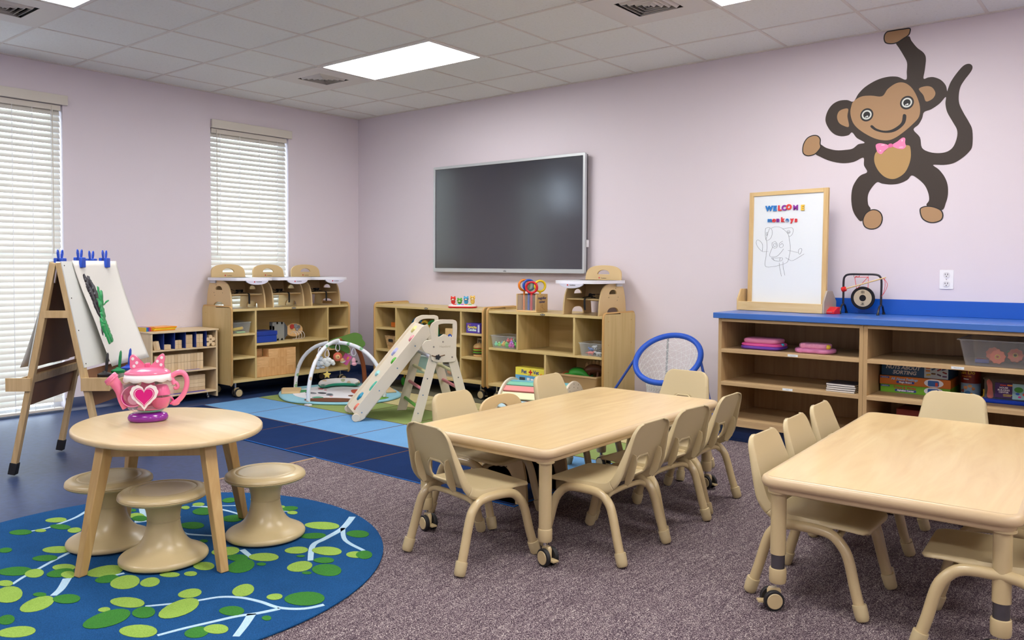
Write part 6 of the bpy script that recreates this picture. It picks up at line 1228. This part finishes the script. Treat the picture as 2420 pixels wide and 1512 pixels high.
toy_cup(.060, .0, .150, 'pink toy cup upside down in the clear teapot under the handle top', '#ea4a94', 180, 0, .95); toy_cup(.055, -.005, .052, 'pink toy cup upright in the clear teapot at the handle side', '#ea4a94', 0, 0, 1.1)
toy_cup(.0, .03, .060, 'rose toy cup in the middle of the clear teapot behind the heart', '#e8509a', 0, 0, 1.15); toy_cup(-.004, .03, .160, 'rose toy cup turned over in the clear teapot behind the heart top', '#e8629f', 180, 0, 1.0)
for i, (c, nm, z) in enumerate((('#6fc2a4', 'mint', .041), ('#f06aa4', 'pink', .047))):
    b = B(); o = b.lathe([(.01, 0), (.045, .001), (.052, .004), (.052, .006), (.044, .004)], 30).build('toy_saucer', mat('saucer_'+c[1:], c, .3), loc=tp(.012, 0, z+.0), ang=50); tag(o, '%s toy saucer on the floor of the clear teapot' % nm, 'toy saucer', 'toy saucers in the clear teapot')

# ---------------------------------------------------------------- baby play gym
def dotted(name, base):
    m = mat(name, base, .88); nt = m.node_tree; L = nt.links.new; p = nt.nodes['Principled BSDF']
    tc = nt.nodes.new('ShaderNodeTexCoord'); v = nt.nodes.new('ShaderNodeTexVoronoi'); v.inputs['Scale'].default_value = 14; v.inputs['Randomness'].default_value = .8
    L(tc.outputs['Object'], v.inputs['Vector']); r = ramp(nt, [(.22, '#ffffff'), (.27, '#000000')]); L(v.outputs['Distance'], r.inputs[0])
    s_ = nt.nodes.new('ShaderNodeSeparateColor'); L(v.outputs['Color'], s_.inputs[0]); r2 = ramp(nt, [(.6, '#cdb596'), (.62, '#7fae88')]); L(s_.outputs[0], r2.inputs[0])
    mx = nt.nodes.new('ShaderNodeMix'); mx.data_type = 'RGBA'; mx.inputs[6].default_value = lin(base); L(r.outputs[0], mx.inputs[0]); L(r2.outputs[0], mx.inputs[7]); L(mx.outputs[2], p.inputs['Base Color'])
    return m
GC = Vector((1.04, -1.10, 0)); GZ = .0068
def gym():
    t = thing('play_gym', 'baby play gym with crossed white arches over a printed quilt mat', 'play gym', (GC.x, GC.y, GZ))
    WHT = dotted('gym_white_cloth', '#dfe3ea'); MATW = mat('mat_white', '#e6e6ea', .9); BR = mat('gym_brown_cloth', '#8a4a24', .8)
    def arch(fx, fy, sgn=1, h=.50, a0=0, a1=180):
        pts = []
        for k in range(25):
            a = math.radians(a0+(a1-a0)*k/24); c = math.cos(a); q = abs(c)**.92*(1 if c > 0 else -1)
            pts.append(Vector((fx*q, fy*q, h*math.sin(a)**.80)))
        return pts
    f1 = (.212, -.48); f2 = (-.488, -.10)
    A1 = arch(*f1, h=.488, a0=2, a1=90); A1b = arch(*f1, h=.488, a0=90, a1=178); A2 = arch(*f2, h=.470, a0=2, a1=178)
    ar = B().tube(A1, .0165, 14).build('arch', WHT, t, ang=80); ar2 = B().tube(A2, .0165, 14).build('arch', WHT, t, ang=80); tr = B().tube(A1b, [.018+.004*k/24 for k in range(25)], 14).build('tree_trunk_arch', BR, t, ang=80)
    for p in (A1[0], A2[0], A2[-1], A1b[-1]): B().b2(p.x-.03, p.x+.03, p.y-.018, p.y+.018, 0, .012).build('arch_foot', WHITE, t, bevel=.003)
    def leaf(pts, back, tilt, m__):
        P = [(p.x, p.y) for p in catmull([((x-1030)/2034, -(y-120)/2034/math.cos(math.radians(tilt)), 0) for x, y in pts], 4, True)]
        B().prism(P, .006, T(0, 0, .495, rz=51) @ T(0, back, 0) @ Matrix.Rotation(math.radians(-tilt), 4, 'X') @ UP).build('leaf_canopy', m__, t, bevel=.002)
    leaf([(850, 165), (940, 115), (1050, 88), (1150, 60), (1300, 18), (1400, 35), (1448, 78), (1455, 130), (1500, 185), (1490, 235), (1420, 272), (1340, 258), (1240, 190), (1100, 140), (950, 160)], .035, 40, mat('gym_leaf_green', '#41661a', .8))
    leaf([(870, 240), (1000, 222), (1100, 212), (1200, 255), (1230, 330), (1200, 370), (1130, 345), (1000, 290), (900, 280)], .06, 20, mat('gym_leaf_green_low', '#37601c', .8))
    # mat
    mp = [(p.x, p.y) for p in catmull([(-.50, -.26, 0), (-.30, -.40, 0), (-.06, -.49, 0), (.16, -.45, 0), (.36, -.33, 0), (.50, -.20, 0), (.56, .02, 0), (.50, .26, 0), (.34, .42, 0), (.02, .56, 0), (-.32, .56, 0), (-.52, .34, 0), (-.60, .10, 0), (-.60, -.12, 0)], 4, True)]
    cx = sum(p[0] for p in mp)/len(mp); cy = sum(p[1] for p in mp)/len(mp)
    lf = lambda o: [(cx+(x-cx)*(1-o*2), cy+(y-cy)*(1-o*2)) for x, y in mp]
    LB = mat('mat_light_blue', '#8fc4d6', .9); m_ = B().slab(lf, [(.012, 0), (0, .005), (0, .014), (.012, .021), (.03, .023)]).build('quilt_mat', LB, t, ang=70)
    def ptch(pts, c, nm, z=.0232, sm=True, th=.0025):
        Q = [(p.x, p.y) for p in catmull([(a, b_, 0) for a, b_ in pts], 4, True)] if sm else pts
        B().prism(Q, th, T(0, 0, z-.001)).build(nm, mat('patch_'+c[1:], c, .9), m_)
    ptch([(-.38, -.18), (-.15, -.34), (.12, -.34), (.34, -.18), (.40, .05), (.30, .28), (.0, .40), (-.30, .36), (-.44, .12)], '#e6e6ea', 'white_field')
    ptch([(.10, -.43), (.26, -.38), (.42, -.25), (.44, -.14), (.30, -.14), (.14, -.24), (.06, -.36)], '#6b4028', 'brown_hill', .026)
    ptch([(-.43, -.20), (-.33, -.30), (-.28, -.26), (-.26, -.12), (-.36, -.08)], '#3f8f5c', 'green_bush', .025); ptch([(.14, .14), (.40, -.02), (.45, .12), (.30, .26)], '#4f9a50', 'green_bush', .025); ptch([(.44, -.05), (.53, .0), (.52, .12), (.46, .10)], '#6fa83c', 'green_bush', .025)
    ptch([(-.05, .20), (.10, .08), (.24, .08), (.22, .22), (.08, .30)], '#c65a3e', 'red_patch', .0255); ptch([(.02, -.30), (.10, -.30), (.10, -.24), (.03, -.24)], '#5aa890', 'teal_bush', .0255)
    for x, y, rx_, ry_, c in ((-.18, -.16, .07, .035, '#7a7f88'), (-.10, -.10, .05, .03, '#2b2f38'), (-.02, -.08, .035, .02, '#8c929c'), (.03, -.12, .04, .025, '#454a55'), (-.12, -.24, .018, .012, '#30343c'), (.10, -.16, .02, .008, '#d06a5a'), (.22, -.02, .05, .035, '#6b4028'), (.28, -.06, .02, .015, '#23262c'), (-.30, .04, .03, .02, '#b83a4a'), (-.22, .03, .015, .012, '#c23a4a'), (.40, -.02, .02, .015, '#d8c8a8')):
        B().prism(circ(rx_, 14, x, y, ry_), .002, T(0, 0, .0245)).build('printed_animal', mat('patch_'+c[1:], c, .9), m_)
    B().slab(lambda o: [(x, y) for x, y in [(-.56+o, -.20+o), (-.33-o, -.36+o), (-.24-o, -.23-o), (-.45+o, -.06-o)]], [(.01, .018), (0, .024), (0, .032), (.012, .040)]).build('tan_pocket', mat('mat_tan', '#cbb083', .9), m_, bevel=.006)
    B().slab(lambda o: [(x, y) for x, y in [(.02+o, .36+o), (.30-o, .22+o), (.36-o, .36-o), (.10+o, .50-o)]], [(.01, .018), (0, .024), (0, .034), (.012, .042)]).build('tan_pocket', mat('mat_tan', '#cbb083', .9), m_, bevel=.006)
gym()
def pillow():
    t = thing('crescent_pillow', 'white crescent baby pillow with green underside lying on the play mat', 'pillow', (GC.x-.27, GC.y+.22, GZ+.030), 62); t.scale = (1.15, 1.25, 1.2)
    pts = catmull([(-.135, -.055, .03), (-.115, -.005, .03), (-.06, .035, .03), (0, .045, .03), (.06, .035, .03), (.115, -.005, .03), (.135, -.055, .03)], 5); n = len(pts)
    rad = [.046*min(1, .55+.9*math.sin(math.pi*(i+.5)/n)) for i in range(n)]
    B().tube(pts, rad, 16, flat=.62, up=(0, 0, 1)).build('cushion', dotted('pillow_white', '#dcdcda'), t, ang=80)
    B().tube([p-Vector((0, 0, .010)) for p in pts], [r*1.04 for r in rad], 16, flat=.45, up=(0, 0, 1)).build('underside', mat('pillow_green', '#2f9c7c', .9), t, ang=80)
pillow()
RINGM = mat('ring_white', '#e4e2ee', .3)
def hang(label, name, cat, x, y, z, build, ringz=.07):
    """toy below a drop-shaped link ring; (x, y, z) is where the ring meets the arch"""
    t = thing(name, label, cat, (x, y, z), 51, 'toys hanging from the play gym')
    B().tube([(.017*math.sin(a*.4488)*(1-.35*math.cos(a*.4488)), 0, -.034-.034*-math.cos(a*.4488)) for a in range(14)], .0042, 8, closed=True).build('link_ring', RINGM, t, ang=80)
    B().tube([(0, 0, -.066), (0, 0, -.078)], .003, 6).build('loop', mat('loop_grey', '#9aa0a8', .6), t)
    build(t); return t
def cloud(t):
    c = mat('cloud_white', '#dadedd', .9); b = B()
    for x, z, r in ((-.042, -.118, .022), (-.018, -.098, .028), (.012, -.094, .028), (.040, -.108, .024), (.052, -.122, .018), (0, -.120, .032)): b.ell((x, 0, z), (r, r*.55, r*.9))
    o = b.build('cloud', c, t)
    b = B(); b.tube(catmull([(-.028, -.019, -.112), (-.020, -.020, -.117), (-.012, -.019, -.112)], 3), .0012, 5).tube(catmull([(.014, -.019, -.106), (.022, -.020, -.111), (.030, -.018, -.106)], 3), .0012, 5); b.build('eyelash', BLACK, o)
    B().tube([(0, 0, -.145), (0, 0, -.185)], .0012, 5).build('string', RINGM, t)
    P = [((.036 if k % 2 == 0 else .018)*math.sin(k*math.pi/5), -.218+(.036 if k % 2 == 0 else .018)*math.cos(k*math.pi/5)) for k in range(10)]
    B().prism(P, .016, T(0, .008, 0) @ UP).build('star', mat('star_yellow', '#dcc468', .85), t, bevel=.005)
def lion(t):
    b = B().ell((0, 0, -.118), (.040, .020, .040)).build('mane', mat('lion_red', '#d86a52', .85), t); B().ell((.0, -.014, -.118), (.022, .010, .022)).ell((.040, 0, -.150), (.022, .014, .020)).build('face', mat('lion_tan', '#dfb27c', .85), t)
    B().ell((.045, .002, -.160), (.024, .014, .014)).build('paw', mat('lion_white', '#e6e2dc', .85), t); B().ell((.004, -.025, -.118), (.006, .003, .004), n=8, m=6).build('nose', BLACK, t)
def zebra(t):
    b = B().m(0).ell((0, 0, -.105), (.026, .018, .030)).ell((-.006, 0, -.150), (.028, .018, .036)).ell((.020, 0, -.180), (.022, .012, .012)).ell((-.022, 0, -.185), (.020, .012, .012)); b.build('body', mat('zebra_pale', '#b6c0ca', .85), t)
    b = B()
    for z in (-.085, -.10, -.115, -.135, -.15, -.165): b.ell((-.003, 0, z), (.0275 if z < -.12 else .024, .0185, .0035), n=14, m=6)
    b.build('stripe', mat('zebra_dark', '#37424e', .85), t)
def bookt(t):
    M = Matrix.Rotation(math.radians(32), 4, 'Y'); b = B().m(0).box(0, -.006, -.045, .07, .004, .09, T(.0, 0, -.075) @ M).m(1).box(0, 0, -.045, .066, .010, .086, T(.0, 0, -.075) @ M).m(2).box(0, .006, -.045, .07, .003, .09, T(.0, 0, -.075) @ M)
    b.build('cloth_book', [mat('cloth_pink', '#cc5a9c', .8), mat('cloth_page', '#e8e2d4', .8), mat('cloth_teal', '#3f9c8c', .8)], t, bevel=.002)
    M2 = T(.0, 0, -.075) @ M; B().box(.008, -.009, -.03, .018, .002, .03, M2).build('printed_fox', mat('fox_orange', '#d8944c', .8), t); B().box(-.018, -.009, -.075, .03, .002, .022, M2).build('printed_grass', mat('grass_green', '#5a9c48', .8), t)
def birdt(t):
    B().ell((0, 0, -.110), (.018, .012, .026)).ell((.004, 0, -.14), (.022, .014, .016)).build('body', mat('bird_pink', '#dba2b4', .8), t); B().ell((.022, 0, -.118), (.012, .008, .008)).build('wing', mat('bird_dark', '#2c2a30', .8), t); B().prism([(-.015, -.03), (0, .0), (.006, -.06), (-.008, -.075)], .004, T(-.01, .01, 0) @ UP).build('ribbon', mat('ribbon_lilac', '#b49cc8', .8), t)
def gpt(sx, sy, z): return (GC.x+sx, GC.y+sy, GZ+z)
hang('white cloud soft toy with a yellow star hanging from the play gym', 'hanging_cloud', 'soft toy', *gpt(.085, -.19, .43), cloud)
hang('red maned lion soft toy hanging from the middle of the play gym', 'hanging_lion', 'soft toy', *gpt(-.01, .0, .462), lion)
hang('striped grey zebra soft toy hanging behind the cloud', 'hanging_zebra', 'soft toy', *gpt(-.19, -.05, .42), zebra)
hang('pink cloth book hanging by a ring under the green leaves', 'hanging_book', 'cloth book', *gpt(.02, .10, .43), bookt)
hang('small pink bird soft toy hanging beside the cloth book', 'hanging_bird', 'soft toy', *gpt(.16, .04, .43), birdt)
solid_obj('green_toy', 'bit of a green and yellow toy on the floor behind the slide', 'toy', lambda b: b.m(0).ell((0, 0, .045), (.03, .02, .045)).m(1).cyl((.01, 0, .07), (.014, 0, .11), .008, n=8), [mat('toy_leaf_green', '#39b02c', .4), mat('toy_yellow', '#e2bb2e', .4)], (1.02, -.30, .0015))

# ---------------------------------------------------------------- climber with slide
CU = Vector((.85, -.525, 0)).normalized(); CV = Vector((.525, .85, 0)).normalized()
def climber():
    z0 = .0068; t = thing('toddler_climber', 'pale wooden toddler climbing ladder with a slide and coloured rungs', 'climber', (0, 0, z0))
    PL = mat('climber_ply', '#ddd2bd', .45, bump=.02, bscale=120); PE = mat('climber_edge', '#cdb994', .5)
    Pt = lambda u, v, z: CU*u+CV*v+Vector((0, 0, z))
    F = Matrix((CV, Vector((0, 0, 1)), CU)).transposed().to_4x4()      # prism xy -> (v, z), thickness along u
    def board(name, pts, u, th=.016, m_=PL, bev=.003, holes=None, par=t): return B().prism([pts]+(holes or []), th, Matrix.Translation(CU*u) @ F).build(name, m_, par, bevel=bev)
    US = (2.315, 2.845); HW = .037
    for u in US:
        for nm, v0, v1, s in (('ladder_leg', 0.0, .165, 1), ('ladder_leg', .400, .235, -1)):
            top = .60
            board(nm, [(v0-HW, 0), (v0+HW, 0), (v1+HW*.9, top), (v1-HW*.9, top)], u)
        hd = [(p.x, p.y) for p in catmull([(.10, .50, 0), (.115, .455, 0), (.17, .440, 0), (.27, .440, 0), (.295, .46, 0), (.297, .52, 0), (.300, .62, 0), (.302, .72, 0), (.285, .748, 0), (.23, .752, 0), (.165, .752, 0), (.115, .728, 0), (.098, .68, 0), (.108, .625, 0), (.105, .605, 0), (.065, .60, 0), (.040, .56, 0), (.060, .515, 0)], 4, True)]
        hl = [(p.x, p.y) for p in catmull([(.145, .635, 0), (.17, .628, 0), (.205, .646, 0), (.24, .628, 0), (.268, .63, 0), (.270, .71, 0), (.262, .722, 0), (.18, .722, 0), (.142, .70, 0), (.132, .665, 0)], 4, True)]
        hp_ = board('head_panel', hd, u+.018 if u > 2.5 else u-.018, holes=[hl])
        b = B()
        for v, z in ((.195, .59), (.125, .555), (.075, .48), (.265, .475)): p0 = CU*(u+(.034 if u > 2.5 else -.018))+CV*v+Vector((0, 0, z)); b.cyl(p0, p0+CU*.003*(1 if u > 2.5 else -1), .006, n=12)
        b.build('bolt', CHROME, hp_)
    p0 = Pt(US[1]+.034, .155, .48); b = B().cyl(p0, p0+CU*.02, .014, n=12)
    for k in range(5): a = k*math.pi*.4; b.ell(p0+CU*.014+CV*.014*math.cos(a)+Vector((0, 0, .014*math.sin(a))), .007, n=8, m=6)
    b.build('star_knob', BLACK, t); B().tube([Pt(US[1]+.035, .11, .492), Pt(US[1]+.035, .15, .478), Pt(US[1]+.035, .21, .492)], .004, 6).build('slot', mat('slot_brown', '#6a4a2c', .5), t)
    text('Hapeland', .022, mat('ink_engraved', '#b8ab92', .6), t, Matrix.Translation(Pt(US[1]+.0345, .21, .555)) @ Matrix((CV, Vector((0, 0, 1)), CU)).transposed().to_4x4(), ext=.0002, name='engraving')
    for side, v0, v1 in ((0, 0, .165), (1, .400, .235)):
        for k, (z, c) in enumerate(((.10, '#5fb03a'), (.23, '#d87f8c'), (.355, '#dcd9a8'), (.47, '#cfd3e6'), (.555, '#9fcfdc'))):
            if side and k == 4: continue
            v = v0+(v1-v0)*z/.60
            B().cyl(Pt(US[0]+.01, v, z), Pt(US[1]+.01, v, z), .0125, n=14).build('rung', mat('rung_'+c[1:], c, .4), t)
    for u in (US[1]+.0165,):
        b = B()
        for f in (.08, .30, .5, .72, .88):
            for v0, v1 in ((0, .165), (.4, .235)): p = Pt(u, v0+(v1-v0)*f, .6*f+.02); b.cyl(p, p+CU*.002, .005, n=10)
        b.build('leg_bolt', CHROME, t)
    # slide
    A_, Z_ = Vector((-.415, .035)), Vector((.125, .685)); d = (Z_-A_).normalized(); nn = Vector((-d.y, d.x)); UL, UR = 2.305, 2.690
    for u in (UL, UR-.016):
        lo = A_; L = (Z_-A_).length; q = lambda a, h: tuple(lo+d*a+nn*h)
        side = [q(.0, -.045), q(.03, -.060), q(.055, -.048), q(.075, -.052), q(L-.04, -.052), q(L-.02, -.03), q(L, -.02), q(L+.015, .015), q(L-.01, .030), q(L-.03, .036), q(.05, .036), q(.02, .030), q(.005, .01), q(-.02, .0), q(-.035, -.03), q(-.02, -.052)]
        side = [(v, max(z, .0)) for v, z in side]
        sp = board('slide_side', side, u, bev=.003)
        b = B()
        for f in (.06, .30, .55, .80): p = lo+d*(L*f)+nn*-.015; uu = u+.016 if u > 2.5 else u; pp = Pt(uu, p.x, p.y); b.cyl(pp, pp+CU*.002, .005, n=10)
        b.build('bolt', mat('bolt_blue', '#6f93b4', .3, metal=.5), sp)
    q3 = lambda u, a, h: Pt(u, *(A_+d*a+nn*h)); L = (Z_-A_).length
    rr = [[q3(UL+.016, a, h) for a, h in ((.01, .006), (.01, .018), (L, .018), (L, .006))], [q3(UR-.016, a, h) for a, h in ((.01, .006), (.01, .018), (L, .018), (L, .006))]]
    b = B(); b.rings(rr); sd = b.build('slide_board', PL, t)
    for u in (UL-.016, UR+.0): B().cyl(Pt(u, A_.x+.0, .030), Pt(u+.016, A_.x+.0, .030), .030, n=24).build('end_foot', PL, t, bevel=.003)
    # climbing holds stuck on the slide board
    for k, (f, uu, c, a, b_, nm) in enumerate(((.93, .38, '#e0d88c', .032, .02, 'pale yellow'), (.84, .78, '#e0949c', .03, .016, 'pink'), (.66, .30, '#a9aedb', .038, .018, 'lilac'), (.585, .80, '#4fae2c', .030, .017, 'green'), (.41, .30, '#9fd6d8', .026, .026, 'pale cyan'), (.30, .82, '#4fb8a0', .045, .013, 'mint'), (.155, .42, '#1f86a8', .036, .024, 'blue'), (.07, .80, '#e07a64', .03, .015, 'coral'))):
        c0 = q3(UL+.02+(UR-UL-.04)*uu, L*f, -.008+.028); b = B()
        dd = (CV*d.x+Vector((0, 0, d.y))); n3 = (CV*nn.x+Vector((0, 0, nn.y))); M = Matrix((dd, CU, n3)).transposed().to_4x4(); M.translation = c0
        P = [(p.x, p.y) for p in catmull([(a*math.cos(x*.785)*(1 if x % 2 == 0 else .72), b_*math.sin(x*.785)*(1 if x % 2 == 0 else .85)*1.2, 0) for x in range(8)], 4, True)]
        b.slab(lambda o, P=P: [(x*(1-o*18), y*(1-o*18)) for x, y in P], [(0, -.004), (0, .006), (.006, .012), (.02, .015)], M); b.build('climbing_hold', mat('hold_'+c[1:], c, .4), sd, ang=60)
climber()

# ---------------------------------------------------------------- rainbow rocker
def rocker():
    t = thing('rainbow_rocker', 'pale wooden arch rocker with pastel rainbow slats behind the middle table', 'toddler rocker', (3.04, -.79, .0068), 15)
    PL = mat('climber_ply', '#ddd2bd', .45); R1, R0 = .30, .235; Wd = .52
    arc = [(R1*math.cos(math.radians(a)), .0+R1*math.sin(math.radians(a))) for a in range(0, 181, 9)]+[(R0*math.cos(math.radians(a)), R0*math.sin(math.radians(a))) for a in range(180, -1, -9)]
    for x in (-Wd/2, Wd/2-.018):
        s = B().prism(arc, .018, Matrix.Translation((x, 0, 0)) @ SIDE).build('side_arch', PL, t, bevel=.003); b = B()
        for a in range(10, 180, 20):
            for rr in (.28, .255): p = (x+.0185 if x > 0 else x, rr*math.cos(math.radians(a)), rr*math.sin(math.radians(a))); b.cyl(p, (p[0]+.001, p[1], p[2]), .004, n=8)
        b.build('bolt', CHROME, s)
    for k, c in enumerate(('#e07a64', '#b4cfd8', '#e2ddb0', '#dd8a86', '#7fc4a8', '#6fb8c8', '#7fc4a8', '#dd8a86', '#e2ddb0', '#b4cfd8', '#e07a64')):
        a = 15+150*k/10; M = Matrix.Rotation(math.radians(a), 4, 'X'); B().b2(-Wd/2+.018, Wd/2-.018, .264, .280, -.029, .029, M).build('slat', mat('slat_'+c[1:], c, .5), t, bevel=.003)
rocker()
# ---------------------------------------------------------------- blue hoop with net
def hoop():
    t = thing('toss_hoop', 'blue padded hoop with hanging white net on a blue stand by the cabinet', 'toss game', (3.916, -.45, .002)); bl = mat('hoop_blue', '#1450bc', .5); tb_ = mat('hoop_tube_blue', '#1b3f8f', .35)
    nrm = Vector((.075, -.648, .76)).normalized(); a = (Vector((1, 0, 0))-nrm*nrm.x).normalized(); b_ = nrm.cross(a); c = Vector((0, 0, .499))
    pts = [c+a*.236*math.cos(k*math.pi/24)-b_*.236*math.sin(k*math.pi/24) for k in range(48)]
    B().tube(pts, .0205, 12, closed=True).build('padded_ring', bl, t, ang=80)
    pl, pr = c-a*.243-b_*.06, c+a*.243+b_*.02
    B().tube([pl, Vector((-.50, -.20, .011))], .0095, 10).tube([pr, Vector((.50, -.22, .011))], .0095, 10).build('stand_leg', tb_, t)
    B().tube([Vector((-.50, -.20, .011)), Vector((-.40, -.34, .011)), Vector((.42, -.34, .011)), Vector((.50, -.22, .011))], .0095, 10).build('floor_bar', tb_, t)
    back = c+b_*.0; top = c-b_*.255
    B().tube([Vector((-.10, .19, .66)), Vector((-.13, .20, .012))], .008, 8).build('rear_post', mat('post_grey', '#8f979c', .4), t)
    bt = Vector((-.115, .03, .24)); b = B(); n = 22
    loops = []
    for j in range(9):
        f = j/8; loops.append([(pts[int(k*48/n) % 48]*(1-f)+(bt+Vector((.06*math.cos(k*2*math.pi/n), .06*math.sin(k*2*math.pi/n), 0)))*f) for k in range(n)])
    for L_ in loops[1:]: b.tube(L_, .0009, 4, closed=True)
    for k in range(n):
        b.tube([loops[j][(k+j) % n] for j in range(9)], .0009, 4); b.tube([loops[j][(k-j) % n] for j in range(9)], .0009, 4)
    b.build('net', mat('net_white', '#dfe2e4', .7), t, ang=80)
    B().grid([L_+[L_[0]] for L_ in loops]).build('net_fabric', clear('net_fabric', '#ffffff', .16, .6, .12), t, ang=80)
hoop()
